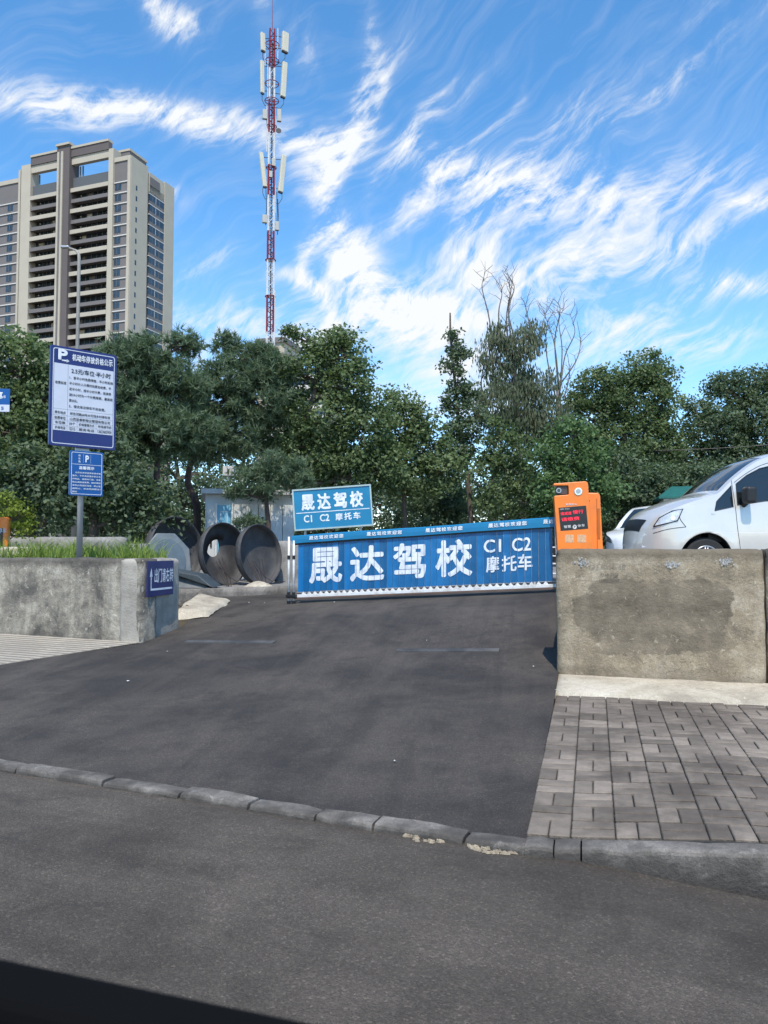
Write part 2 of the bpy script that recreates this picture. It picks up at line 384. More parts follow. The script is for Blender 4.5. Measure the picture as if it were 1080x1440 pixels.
class MB:
    def __init__(s):
        s.v = []; s.f = []; s.mi = []

    def add(s, vs, fs, mi=0):
        n = len(s.v); s.v += [tuple(v) for v in vs]; s.f += [tuple(i + n for i in f) for f in fs]; s.mi += [mi] * len(fs)
        return s

    def box(s, x0, x1, y0, y1, z0, z1, mi=0, rot=None, ch=0):
        if ch:
            vs = []
            for (sx, X0, X1) in ((0, x0, x1),):
                pass
            o = [(x0 + ch, y0), (x1 - ch, y0), (x1, y0 + ch), (x1, y1 - ch), (x1 - ch, y1), (x0 + ch, y1), (x0, y1 - ch), (x0, y0 + ch)]
            i_ = [(x0 + ch, y0 + ch), (x1 - ch, y0 + ch), (x1 - ch, y0 + ch), (x1 - ch, y1 - ch), (x1 - ch, y1 - ch), (x0 + ch, y1 - ch), (x0 + ch, y1 - ch), (x0 + ch, y0 + ch)]
            o2 = [(x0 + ch * 1.0, y0), (x1 - ch, y0), (x1, y0 + ch), (x1, y1 - ch), (x1 - ch, y1), (x0 + ch, y1), (x0, y1 - ch), (x0, y0 + ch)]
            top = [(max(x0 + ch, min(x1 - ch, a)), max(y0 + ch, min(y1 - ch, b))) for a, b in o2]
            vs = [(a, b, z0) for a, b in o2] + [(a, b, z1 - ch) for a, b in o2]
            k = len(vs)
            vs += [(x0 + ch, y0 + ch, z1), (x1 - ch, y0 + ch, z1), (x1 - ch, y1 - ch, z1), (x0 + ch, y1 - ch, z1)]
            fs = [tuple(range(7, -1, -1))] + [(i, (i + 1) % 8, (i + 1) % 8 + 8, i + 8) for i in range(8)]
            m_ = {0: 0, 1: 1, 2: 1, 3: 2, 4: 2, 5: 3, 6: 3, 7: 0}
            for i in range(8):
                a, b = m_[i] + k, m_[(i + 1) % 8] + k
                fs.append((i + 8, (i + 1) % 8 + 8, b, a) if a != b else (i + 8, (i + 1) % 8 + 8, a))
            fs.append((k, k + 1, k + 2, k + 3))
        else:
            vs = [(x, y, z) for z in (z0, z1) for x, y in ((x0, y0), (x1, y0), (x1, y1), (x0, y1))]
            fs = [(3, 2, 1, 0), (4, 5, 6, 7), (0, 1, 5, 4), (1, 2, 6, 5), (2, 3, 7, 6), (3, 0, 4, 7)]
        if rot is not None:
            vs = [rot @ Vector(v) for v in vs]
        return s.add(vs, fs, mi)

    def tube(s, pts, rad, n=6, mi=0, cap=True):
        pts = [Vector(p) for p in pts]
        if not isinstance(rad, (list, tuple)):
            rad = [rad] * len(pts)
        vs = []; fs = []
        for i, p in enumerate(pts):
            t = (pts[min(i + 1, len(pts) - 1)] - pts[max(i - 1, 0)])
            t = t.normalized() if t.length > 1e-9 else Vector((0, 0, 1))
            a = t.orthogonal() if i == 0 else (a - t * a.dot(t))
            if a.length < 1e-6:
                a = t.orthogonal()
            a.normalize(); b = t.cross(a)
            for k in range(n):
                th = 2 * math.pi * k / n
                vs.append(p + (a * math.cos(th) + b * math.sin(th)) * rad[i])
        for i in range(len(pts) - 1):
            for k in range(n):
                fs.append((i * n + k, i * n + (k + 1) % n, (i + 1) * n + (k + 1) % n, (i + 1) * n + k))
        if cap:
            fs.append(tuple(range(n - 1, -1, -1))); m_ = (len(pts) - 1) * n; fs.append(tuple(range(m_, m_ + n)))
        return s.add(vs, fs, mi)

    def prism(s, poly, fr, t, mi=0):
        """poly 2D list; fr(a,b,c)->Vector with c the thickness coordinate; from c=0 to c=t"""
        n = len(poly)
        vs = [fr(a, b, 0) for a, b in poly] + [fr(a, b, t) for a, b in poly]
        fs = [tuple(range(n)), tuple(range(2 * n - 1, n - 1, -1))] + [(i, i + n, (i + 1) % n + n, (i + 1) % n) for i in range(n)]
        return s.add(vs, fs, mi)

    def mesh(s, name, mats, smooth=False, fix=True):
        me = bpy.data.meshes.new(name); me.from_pydata([tuple(v) for v in s.v], [], s.f)
        for m in (mats if isinstance(mats, (list, tuple)) else [mats]):
            me.materials.append(m)
        if any(s.mi):
            me.polygons.foreach_set('material_index', s.mi)
        if fix:
            bm = bmesh.new(); bm.from_mesh(me); bmesh.ops.recalc_face_normals(bm, faces=bm.faces); bm.to_mesh(me); bm.free()
        if smooth:
            me.shade_smooth()
        me.update()
        return me

    def build(s, name, mats, parent=None, smooth=False, fix=True, loc=None):
        o = bpy.data.objects.new(name, s.mesh(name, mats, smooth, fix)); link(o, parent)
        if loc:
            o.location = loc
        return o


def bevel(o, wd=.01, seg=2, ang=35):
    md = o.modifiers.new('bevel', 'BEVEL'); md.width = wd; md.segments = seg; md.limit_method = 'ANGLE'; md.angle_limit = R(ang)
    return o


_tx = {}


def text_mesh(body, bold=0.0):
    key = (body, bold)
    if key not in _tx:
        c = bpy.data.curves.new('t', 'FONT'); c.body = body; c.offset = bold; c.resolution_u = 3
        o = bpy.data.objects.new('t', c); C.objects.link(o)
        bpy.context.view_layer.update()
        me = bpy.data.meshes.new_from_object(o.evaluated_get(bpy.context.evaluated_depsgraph_get()))
        vs = np.array([v.co[:2] for v in me.vertices]); fs = [tuple(p.vertices) for p in me.polygons]
        bpy.data.objects.remove(o); bpy.data.curves.remove(c); bpy.data.meshes.remove(me)
        lo, hi = vs.min(0), vs.max(0)
        _tx[key] = ((vs - lo) / (hi - lo), fs, (hi - lo))
    return _tx[key]


def put_text(mb, body, x0, x1, z0, z1, fr, bold=0.0, mi=0, keep=False):
    """fills the box [x0,x1]x[z0,z1]; fr(a,b)->point; bold is a stroke growth as a share of the height"""
    v, fs, dim = text_mesh(body, 0.0)
    g = bold * (z1 - z0) * 1.25
    n = 1 if not bold else 9
    out = (fr(x0 + .01, z0) - fr(x0, z0)).cross(fr(x0, z0 + .01) - fr(x0, z0)).normalized()
    for k in range(n):
        a_ = 2 * math.pi * k / 8
        dx, dz = (0, 0) if k == n - 1 else (g * math.cos(a_), g * math.sin(a_))
        mb.add([fr(x0 + g + a * (x1 - x0 - 2 * g) + dx, z0 + g + b * (z1 - z0 - 2 * g) + dz) + out * (.0002 * k) for a, b in v], fs, mi)


def clip_slits(me, slits, axis=0):
    """cuts strips [a,b] (local x) out of a mesh"""
    bm = bmesh.new(); bm.from_mesh(me)
    for a, b in slits:
        for c in (a, b):
            bmesh.ops.bisect_plane(bm, geom=bm.verts[:] + bm.edges[:] + bm.faces[:], plane_co=(c, 0, 0), plane_no=(1, 0, 0))
    kill = [f for f in bm.faces if any(a < f.calc_center_median().x < b for a, b in slits)]
    bmesh.ops.delete(bm, geom=kill, context='FACES'); bm.to_mesh(me); bm.free()


def interp(x, pts):
    if x <= pts[0][0]:
        return pts[0][1]
    for (a, b), (c, d) in zip(pts, pts[1:]):
        if x <= c:
            return b + (d - b) * (x - a) / (c - a)
    return pts[-1][1]


def sm(t):
    t = max(0, min(1, t)); return t * t * (3 - 2 * t)


# ------------------------------------------------------------------ ground heights
O = Vector((.38, 3.80)); EU = Vector((.9135, -.4067)); EV = Vector((.4067, .9135))       # street kerb frame
Q = Vector((.645, 3.68)); FU = Vector((.9659, -.2588)); FV = Vector((.2588, .9659))      # right pavement frame


def UV(u, v):
    return O + EU * u + EV * v


def toUV(x, y):
    d = Vector((x, y)) - O
    return d.dot(EU), d.dot(EV)


def PQ(p, q):
    return Q + FU * p + FV * q


HP = [(-2, .02), (0, .022), (.12, .026), (1.2, .08), (2.5, .15), (4, .28), (5.5, .40), (7.5, .55), (10, .58), (30, .6)]


def H(u, v):
    return interp(v, HP) + .058 * (max(-5.5, min(2, u)) + 5.5) * sm((v - 3.5) / 4)


def SW(p, q):
    s0 = .045 + .07 * sm(p / 1.1); s1 = .175 - .008 * min(p, 3)
    return s0 + (s1 - s0) * min(q / 3.2, 1.2)


def sheet(name, fn, us, vs, mat, skirt=0, **k):
    """fn(i,j) grid -> Vector"""
    nu, nv = len(us), len(vs)
    V = [fn(u, v) for v in vs for u in us]
    Fc = [(j * nu + i, j * nu + i + 1, (j + 1) * nu + i + 1, (j + 1) * nu + i) for j in range(nv - 1) for i in range(nu - 1)]
    mb = MB(); mb.add(V, Fc)
    o = mb.build(name, mat, smooth=True, fix=False)
    return tag(o, kind='structure')


def lin(a, b, n):
    return [a + (b - a) * i / (n - 1) for i in range(n)]


# terrain to the horizon
gs = sorted(set([-900, -500, -250, -120, -70, -45, -30] + [round(x * 1.0, 2) for x in range(-24, 25)] + [30, 45, 70, 120, 250, 500, 900]))


def gz(u, v):
    if v < 0:
        return -.25
    z = H(min(u, 2), v) - .25
    return z + .25 * sm((v - 19) / 3)


sheet('ground', lambda u, v: Vector((*UV(u, v), gz(u, v))), gs, [g for g in gs if g >= -30], M['soil'])
sheet('street', lambda u, v: Vector((*UV(u, v), -.055 * sm((u - .2) / 1.3) * sm((v + 2.5) / 2.5) + .006 * mnoise.noise(Vector((u * .8, v * .8, 0))))),
      lin(-45, 45, 181), lin(-9, .06, 37), M['street_asphalt'])
PL = [(-.0, -7.3), (2.55, -6.15), (4.0, -5.45), (5.0, -5.68), (6.2, -6.3), (7.2, -7.2), (9, -8.6), (30, -8.6)]
PR = []


def uR(v):
    if v < 3.95:
        # line Q + q FV in UV coordinates
        q = (v - toUV(*Q)[1]) / FV.dot(EV)
        return toUV(*(Q + FV * q))[0]
    return interp(v, [(3.95, uR(3.9)), (4.05, uR(3.9) + .16), (7.0, -.6), (7.8, -.72), (8.6, -.5), (12, 6), (30, 6)])


sheet('ramp', lambda s, v: Vector((*UV(interp(v, PL) + (uR(v) - interp(v, PL)) * s, v),
      H(interp(v, PL) + (uR(v) - interp(v, PL)) * s, v) + .012 * mnoise.noise(Vector((s * 7, v * .9, 3))) * sm(v))),
      lin(0, 1, 60), lin(.1, 3.9, 40) + lin(4.0, 20, 60), M['ramp_asphalt'])

# ------------------------------------------------------------------ kerb stones
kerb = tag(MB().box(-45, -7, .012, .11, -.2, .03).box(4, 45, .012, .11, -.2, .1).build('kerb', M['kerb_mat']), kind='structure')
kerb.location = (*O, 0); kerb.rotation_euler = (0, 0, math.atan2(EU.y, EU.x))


def u_of_px(px):
    a = (px - 540) / F
    return (3.8 * a - .38) / (.9135 + .4067 * a)


def kstone(a, b, zt, z0, z1, frame, parent, depth=.125, tilt=0, vary=.006):
    """stone between along-coordinates a,b; rough chamfered block; zt top heights at both ends"""
    mb = MB(); n = max(2, int((b - a) / .09)); k = .02
    prof = [(0, z0), (0, -.022), (.006, -.008), (.02, 0), (depth - .012, 0), (depth, -.012), (depth, z0)]
    vs = []
    for i in range(n + 1):
        t = i / n; x = a + (b - a) * t
        e = .5 * k if i in (0, n) else 0
        zz = zt + (z1 - zt) * t
        for (y, z) in prof:
            r = Vector((x * 9, y * 9, z * 9 + a))
            nz = mnoise.noise(r) * vary * 1.3
            ny = mnoise.noise(r + Vector((5, 5, 5))) * vary
            chip = max(0, mnoise.noise(Vector((x * 5, 3, a))) - .2) * .06 if y < .03 else 0
            if z == z0:
                vs.append(frame(x, y + ny, z0))
            else:
                vs.append(frame(x, y + ny + chip * .7 + (0 if 0 < y < depth else 0), zz + z + nz - e * .5 - chip))
    m_ = len(prof)
    fs = [(i * m_ + j, (i + 1) * m_ + j, (i + 1) * m_ + j + 1, i * m_ + j + 1) for i in range(n) for j in range(m_ - 1)]
    fs += [tuple(range(m_)), tuple(n * m_ + j for j in range(m_ - 1, -1, -1))]
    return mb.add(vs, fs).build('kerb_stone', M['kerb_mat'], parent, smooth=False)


pxs = [u_of_px(p) for p in (30, 150, 255, 352, 445, 525, 650, 742)]
us_ = [-7.0, -6.5, -6.0, -5.4, -4.9, -4.4, -3.75] + pxs
dz_ = [0, .01, .0, .004, 0, .004, .0, .010, -.004, .012, .0, .006, .012, -.006, 0]
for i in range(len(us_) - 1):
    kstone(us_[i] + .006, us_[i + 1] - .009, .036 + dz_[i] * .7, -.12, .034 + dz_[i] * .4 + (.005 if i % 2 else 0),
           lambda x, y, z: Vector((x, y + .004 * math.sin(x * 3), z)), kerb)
fr = lambda x, y, z: kerb_inv @ Vector((*PQ(x, y - .0), z))
bpy.context.view_layer.update()
kerb_inv = kerb.matrix_world.inverted()
ks = [(0.005, .13), (.137, .252), (.26, 1.16), (1.17, 1.77), (1.78, 2.4), (2.41, 3.1), (3.11, 3.8), (3.81, 4.6)]
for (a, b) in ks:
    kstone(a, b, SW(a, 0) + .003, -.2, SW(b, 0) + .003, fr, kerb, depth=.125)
mb = MB()
for (a, b) in ((u_of_px(567), u_of_px(622)), (u_of_px(655), u_of_px(722))):   # crumbled bedding mortar in front of the kerb
    for k in range(34):
        x = random.uniform(a, b); y = -random.uniform(.0, .05) * math.sin(math.pi * (x - a) / (b - a)) ** .5 + .004; r = random.uniform(.006, .02); n = 6
        ring = [(x + r * random.uniform(.7, 1.3) * math.cos(t), y + r * .6 * random.uniform(.7, 1.3) * math.sin(t)) for t in lin(0, 5.2, n)]
        mb.add([(p, q, .0) for p, q in ring] + [(x + (p - x) * .6, y + (q - y) * .6, random.uniform(.006, .014)) for p, q in ring], [(i, (i + 1) % n, (i + 1) % n + n, i + n) for i in range(n)] + [tuple(range(n, 2 * n))])
tag(mb.build('bedding_mortar', pm('mortar', (.34, .28, .2), .95, var=.4, scale=30, bump=.8), kerb), kind='stuff')

# ------------------------------------------------------------------ right pavement: individually laid pavers
bed = sheet('pavement', lambda p, q: Vector((*PQ(p, q), SW(p, q) - .014)), lin(.0, 8, 41), lin(.12, 4.3, 24), M['joint'])
PAV = []
for k in range(6):
    g = .055 + .026 * (k % 3)
    m = pm('paver_%d' % k, (g * 2.15 + .024, g * 1.78 + .018, g * 1.42 + .013), .9, var=.22, scale=9, bump=.5, bscale=70, dirt=(.065, .05, .038), dscale=1.7, world=True)
    PAV.append(m)
CELL = .205


def brick_mesh(wd, ln, mat):
    g = .003; gy = .0065
    return MB().box(-wd / 2 + g, wd / 2 - g, -ln / 2 + gy, ln / 2 - gy, -.04, 0, ch=.005).mesh('paver', mat, fix=False)


bm_v = [brick_mesh(CELL / 2, CELL, m) for m in PAV]
bm_h = [brick_mesh(CELL, CELL / 2, m) for m in PAV]
rest = MB(); rest_n = 0; cnt = 0
bang = math.atan2(FU.y, FU.x)
cells = []
for i in range(0, 30):
    for j in range(0, 15):
        off = (i * 37 % 5) * .012
        p0 = i * CELL; q0 = .135 + j * CELL
        if i == 0 or True:
            pass
        par = (i + j) % 2 == 0
        for k in range(2):
            if par:
                c_ = (p0 + CELL * (.25 + .5 * k), q0 + CELL / 2)
            else:
                c_ = (p0 + CELL / 2, q0 + CELL * (.25 + .5 * k))
            cells.append((c_, par))
cells.sort(key=lambda c: (c[0][0] > 2.06, 0))
for (p, q), par in cells:
    x, y = PQ(p, q)
    sx = (SW(p + .05, q) - SW(p - .05, q)) / .1; sy = (SW(p, q + .05) - SW(p, q - .05)) / .1
    jz = random.uniform(-.004, .004) + .006 * mnoise.noise(Vector((p * 1.5, q * 1.5, 0))); ja = random.uniform(-.02, .02)
    rotm = Matrix.Rotation(bang + ja, 4, 'Z') @ Matrix.Rotation(-math.atan(sx) + random.uniform(-.012, .012), 4, 'Y') @ Matrix.Rotation(math.atan(sy) + random.uniform(-.012, .012), 4, 'X')
    mtx = Matrix.Translation((x, y, SW(p, q) + jz)) @ rotm
    k = random.choice([0, 1, 1, 2, 3, 4, 4, 5])
    me = (bm_v if par else bm_h)[k]
    if cnt < 300:
        o = bpy.data.objects.new('paver', me); link(o, bed); o.matrix_local = mtx; cnt += 1
    else:
        rest.add([mtx @ v.co for v in me.vertices], [tuple(f.vertices) for f in me.polygons], k)
tag(rest.build('paver_field', PAV, bed, fix=False), kind='stuff')

# left pavement strip of small pavers (too shallow to pick apart)
bedl = sheet('left_pavement', lambda s, v: Vector((*UV(interp(v, PL) - .0 - s, v), H(-5.5, v) + .002)), lin(0, 9, 30), lin(.12, 4.0, 20), pm('joint_pale', (.2, .175, .14), .95))
mbl = MB(); pavl = pm('paver_pale', (.44, .39, .32), .9, var=.18, scale=7, bump=.4, dirt=(.33, .29, .24))
v = .14
while v < 3.95:
    uu = interp(v, PL) - .02
    ofs = 0
    while uu > -13.5:
        z = H(-5.5, v) + .007
        c4 = [UV(uu, v), UV(uu - .195, v), UV(uu - .195, v + .096), UV(uu, v + .096)]
        mbl.add([Vector((*c, z - .016)) for c in c4] + [Vector((*c, z)) for c in c4], [(7, 6, 5, 4), (0, 1, 5, 4), (1, 2, 6, 5), (2, 3, 7, 6), (3, 0, 4, 7)])
        uu -= .2
    v += .1
tag(mbl.build('paver_field', pavl, bedl), kind='stuff')

# ------------------------------------------------------------------ concrete walls


def rough_wall(name, a, b, z0, z1, thick, mat, label, cell=.05, amp=.006, parent=None, seed=0, zb=None, edge=.016, topamp=.012):
    """a,b: ground points of the front face, left to right; thickness goes backwards; local x along, y back, z up"""
    a = Vector(a); b = Vector(b); L = (b - a).length
    ang = math.atan2((b - a).y, (b - a).x)
    nx = max(2, int(L / cell)); nz = max(2, int((z1 - z0) / cell)); ny = max(2, int(thick / cell))
    bm = bmesh.new(); idx = {}

    def vert(i, j, k):
        key = (i, j, k)
        if key not in idx:
            x = L * i / nx; y = thick * j / ny; z = z0 + (z1 - z0) * k / nz
            r = Vector((x * 6 + seed, y * 6, z * 6)); r2 = r * .35
            dx = mnoise.noise(r) * amp; dy = mnoise.noise(r + Vector((7, 1, 3))) * amp + mnoise.noise(r2) * amp * 1.6
            dz = mnoise.noise(r + Vector((2, 9, 4))) * amp * .5
            top = k == nz; fr_ = j == 0; en = i in (0, nx)
            if top:
                dz += mnoise.noise(Vector((x * 2.2 + seed, y, 5))) * topamp + mnoise.noise(Vector((x * 14 + seed, y * 9, 5))) * topamp * .5
            c = (int(top) + int(fr_ or j == ny) + int(en))
            if c >= 2:   # worn arrises
                wr = edge * (.7 + 1.3 * max(0, mnoise.noise(Vector((x * 7 + seed, z * 7, 8)))))
                if top: dz -= wr
                if fr_: dy += wr
                if i == 0: dx += wr
                if i == nx: dx -= wr
            idx[key] = bm.verts.new((x + dx, y + dy, z + dz))
        return idx[key]
    for i in range(nx):
        for k in range(nz):
            for j in (0, ny):
                bm.faces.new([vert(i, j, k), vert(i + 1, j, k), vert(i + 1, j, k + 1), vert(i, j, k + 1)])
        for j in range(ny):
            bm.faces.new([vert(i, j, nz), vert(i + 1, j, nz), vert(i + 1, j + 1, nz), vert(i, j + 1, nz)])
    for k in range(nz):
        for j in range(ny):
            for i in (0, nx):
                bm.faces.new([vert(i, j, k), vert(i, j + 1, k), vert(i, j + 1, k + 1), vert(i, j, k + 1)])
    bmesh.ops.recalc_face_normals(bm, faces=bm.faces)
    me = bpy.data.meshes.new(name); bm.to_mesh(me); bm.free(); me.materials.append(mat); me.shade_smooth()
    o = bpy.data.objects.new(name, me); link(o, parent); o.location = (a.x, a.y, 0); o.rotation_euler = (0, 0, ang)
    return o


WR0 = PQ(.05, 3.85)
wallr = thing('retaining_wall', (*WR0, 0), math.atan2(FU.y, FU.x), 'stained beige concrete retaining wall below the silver van, right of the ramp', 'wall')
o = rough_wall('wall_panel', (-.07, 0), (1.74, 0), .02, 1.42, .28, M['wall_right_mat'], None, parent=wallr, amp=.007)
o = rough_wall('wall_panel', (1.748, .006), (6.5, .006), .02, 1.425, .27, M['wall_left_mat'], None, parent=wallr, cell=.08, seed=40)
# return along the ramp
p1 = Matrix.Rotation(-math.atan2(FU.y, FU.x), 2) @ (Vector((2.66, 11.25)) - WR0)
o = rough_wall('wall_return', p1 + Vector((-.05, 0)), (-.055, .285), .1, 1.0, .26, M['wall_right_mat'], None, parent=wallr, cell=.1, seed=9)
for (x, y, r) in ((-.02, .1, .05), (-.03, .3, .06), (-.03, .55, .05)):
    st = MB(); ico = [(r * math.cos(a) * math.cos(e), r * math.sin(a) * math.cos(e), r * math.sin(e)) for e in (-1.2, -.5, .2, .8, 1.4) for a in lin(0, 5.3, 7)]
# faded marks on the wall: white patches painted over and a stencil
mk = MB()
pmw = pm('limewash', (.42, .42, .41), .95, var=.3, scale=40)
for (cx, cz) in ((.17, 1.30), (.955, 1.28), (1.42, 1.31)):
    for k in range(46):
        x = cx + random.gauss(0, .034); z = cz + random.gauss(0, .018); r = random.uniform(.003, .010); h_ = random.uniform(.002, .012)
        y = -.0075
        mk.add([(x - r, y, z - h_), (x + r, y, z - h_ * .6), (x + r * .8, y, z + h_), (x - r * .8, y, z + h_ * .7)], [(0, 1, 2, 3)])
mk.build('whitewash_patch', pmw, wallr)
mk = MB(); stc = pm('stencil_ink', (.14, .125, .105), .9, var=.5, scale=60)
put_text(mk, '办证刻章', .33, .50, 1.165, 1.20, lambda a, b: Vector((a, -.0078, b)))
put_text(mk, '13203566789', .33, .50, 1.115, 1.145, lambda a, b: Vector((a, -.0078, b)))
mk.build('stencil_lettering', stc, wallr)
stc2 = pm('stencil_faint', (.27, .235, .19), .9, var=.5, scale=60)
mk = MB(); put_text(mk, '132 0356 60', .24, .56, 1.245, 1.285, lambda a, b: Vector((a, -.0078, b)))
mk.build('stencil_lettering', stc2, wallr)
# ledge in front of the right wall
mb = MB(); nx = 70; top = []; lab = []
for j, (q, dz) in enumerate([(3.16, -.03), (3.185, .018), (3.22, .035), (3.45, .05), (3.70, .065), (3.865, .075)]):
    for i in range(nx + 1):
        p = -.03 + 4.6 * i / nx
        qq = q + (.035 * mnoise.noise(Vector((p * 2.5, 0, 2))) + .02 * mnoise.noise(Vector((p * 9, 0, 2)))) * (1 if j < 3 else 0) + (.05 * sm((p - 1.4) / .3) if j < 3 else 0)
        top.append(Vector((*PQ(p + (.02 if j else 0), qq), SW(p, min(q, 3.2)) + dz + .006 * mnoise.noise(Vector((p * 6, q * 6, 0))))))
Fc = [(j * (nx + 1) + i, j * (nx + 1) + i + 1, (j + 1) * (nx + 1) + i + 1, (j + 1) * (nx + 1) + i) for j in range(5) for i in range(nx)]
n0 = len(top); side = [Vector((v.x, v.y, .0)) for v in [top[j * (nx + 1)] for j in range(6)]]
Fc += [(j * (nx + 1), (j + 1) * (nx + 1), n0 + j + 1, n0 + j) for j in range(5)]
mb.add(top + side, Fc)
tag(mb.build('footing_ledge', M['ledge_mat'], smooth=True), kind='structure')

# raised yard behind the right wall
tr = [PQ(.0, 4.0), Vector((2.8, 11.3)), Vector((2.62, 13.5)), Vector((1.5, 20)), Vector((1.5, 40)), Vector((40, 40)), Vector((40, -2)), PQ(6.4, 4.0)]
tr[0] = PQ(.28, 4.0)
mb = MB(); mb.prism([(p.x, p.y) for p in tr], lambda a, b, c: Vector((a, b, c)), 0)
mb = MB(); n = len(tr)
mb.add([Vector((p.x, p.y, .0)) for p in tr] + [Vector((p.x, p.y, .97)) for p in tr], [tuple(range(n, 2 * n))] + [(i, (i + 1) % n, (i + 1) % n + n, i + n) for i in range(n)])
tag(mb.build('raised_yard', M['apron']), kind='structure')

# left walls
WL0 = Vector((-3.0, 9.70)); far = WL0 + Vector((-EU.x, -EU.y)) * 9
walll = thing('retaining_wall', (*WL0, 0), 0, 'weathered grey concrete retaining wall with grass on top, left of the ramp', 'wall')
o = rough_wall('wall_panel', far - WL0, (0, 0), .15, 1.31, .3, M['wall_left_mat'], None, parent=walll, seed=3, amp=.009, topamp=.014)
pm('end_render', (.36, .33, .28), .92, var=.2, scale=3, bump=.5, bscale=40, dirt=(.24, .215, .18), dscale=4)
o = rough_wall('wall_end', (.012, .01), (.21, 1.03), .2, 1.30, .3, M['end_render'], None, parent=walll, seed=12, cell=.04, edge=.02, topamp=.02)
# grass terrace
tl = [WL0 + EU * -.05 + EV * .2, Vector((-2.95, 10.6)), Vector((-3.3, 11.2)), Vector((-3.95, 14.2)), Vector((-6.5, 19)), Vector((-30, 28)), far + EV * .2 + EU * -20, ]
mb = MB(); n = len(tl)
mb.add([Vector((p.x, p.y, .0)) for p in tl] + [Vector((p.x, p.y, 1.27)) for p in tl], [tuple(range(n, 2 * n))] + [(i, (i + 1) % n, (i + 1) % n + n, i + n) for i in range(n)])
tag(mb.build('grass_terrace', M['soil']), kind='structure')

# apron, low kerb and waste concrete by the tanks
A_, B_ = Vector((-3.72, 13.9)), Vector((-.6, 16.2))
ap = [Vector((-4.2, 13.6)), A_ + Vector((0, .12)), B_, Vector((-.4, 18)), Vector((-.4, 34)), Vector((-22, 34)), Vector((-22, 22))]
n = len(ap); mb = MB()
mb.add([Vector((p.x, p.y, .3)) for p in ap] + [Vector((p.x, p.y, .70)) for p in ap], [tuple(range(n, 2 * n))] + [(i, (i + 1) % n, (i + 1) % n + n, i + n) for i in range(n)])
tag(mb.build('yard_apron', M['apron']), kind='structure')
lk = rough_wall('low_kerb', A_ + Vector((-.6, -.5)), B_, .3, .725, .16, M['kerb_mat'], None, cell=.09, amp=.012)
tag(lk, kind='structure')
c4 = [P(244, 868, 11.3), P(278, 842, 13.6), P(326, 851, 13.2), P(290, 873, 11.5)]
mb = MB(); N_ = 14; vs = []
for j in range(N_ + 1):
    for i in range(N_ + 1):
        s_, t_ = i / N_, j / N_
        p = (c4[0] * (1 - s_) + c4[3] * s_) * (1 - t_) + (c4[1] * (1 - s_) + c4[2] * s_) * t_
        e_ = min(s_, 1 - s_, t_, 1 - t_); u_, v_ = toUV(p.x, p.y)
        wob = Vector((mnoise.noise(p * 3), mnoise.noise(p * 3 + Vector((4, 4, 4))), 0)) * .06 * (1 if e_ == 0 else .3)
        vs.append(Vector((p.x, p.y, H(u_, v_) + (.012 if e_ == 0 else .06 + .09 * (1 - s_)) + .02 * mnoise.noise(p * 5))) + wob)
mb.add(vs, [(j * (N_ + 1) + i, j * (N_ + 1) + i + 1, (j + 1) * (N_ + 1) + i + 1, (j + 1) * (N_ + 1) + i) for j in range(N_) for i in range(N_)])
tag(mb.build('concrete_patch', M['ledge_mat'], smooth=True), 'pale spilled concrete patch around the drain pipe beside the left wall end', 'concrete patch')
dp = thing('drain_pipe', P(263, 858, 11.9), R(20), 'short dark drain pipe poking out of the pale concrete patch', 'pipe')
mb = MB(); ring = [(math.cos(a), math.sin(a)) for a in lin(0, 2 * math.pi, 17)[:-1]]
prof = [(.055, .3), (.055, 0), (.043, 0), (.043, .3)]
vs = [Vector((r * c, y, r * s_ + .02)) for (r, y) in prof for c, s_ in ring]
mb.add(vs, [(k * 16 + i, k * 16 + (i + 1) % 16, (k + 1) * 16 + (i + 1) % 16, (k + 1) * 16 + i) for k in range(3) for i in range(16)])
mb.build('pipe_barrel', pm('pipe_dark', (.03, .025, .022), .7), dp, smooth=True)
MB().tube([(0, .12, .02), (-.1, -.04, .06), (-.25, -.02, .14)], .006, 5).build('bent_wire', M['rebar'], dp)

# flat strips across the asphalt
for (a, b, Y0, Y1, lb, ofs) in ((( 262, 897), (386, 903), 9.6, 9.3, 'thin flat metal strip lying on the ramp nearer the left wall', 0), ((558, 912), (702, 922), 8.55, 8.3, 'thin flat metal strip lying on the middle of the ramp', 0)):
    p, q = P(*a, Y0), P(*b, Y1); d = (q - p); d.z = 0; L = d.length; d.normalize(); nrm = Vector((-d.y, d.x, 0))
    mb = MB(); n = 10; vs = []
    for i in range(n + 1):
        c = p + d * L * i / n
        for s_ in (-.055, .055):
            r = c + nrm * s_; z = H(*toUV(r.x, r.y))
            vs += [Vector((r.x, r.y, z - .01)), Vector((r.x, r.y, z + .013))]
    fs = []
    for i in range(n):
        o_ = i * 4; fs += [(o_ + 1, o_ + 5, o_ + 7, o_ + 3), (o_, o_ + 4, o_ + 5, o_ + 1), (o_ + 2, o_ + 3, o_ + 7, o_ + 6)]
    fs += [(0, 1, 3, 2), (n * 4, n * 4 + 2, n * 4 + 3, n * 4 + 1)]
    mb.add(vs, fs)
    tag(mb.build('cover_strip', pm('strip_metal', (.05, .05, .05), .8, var=.4, scale=3, dirt=(.12, .115, .11))), lb, 'metal strip')
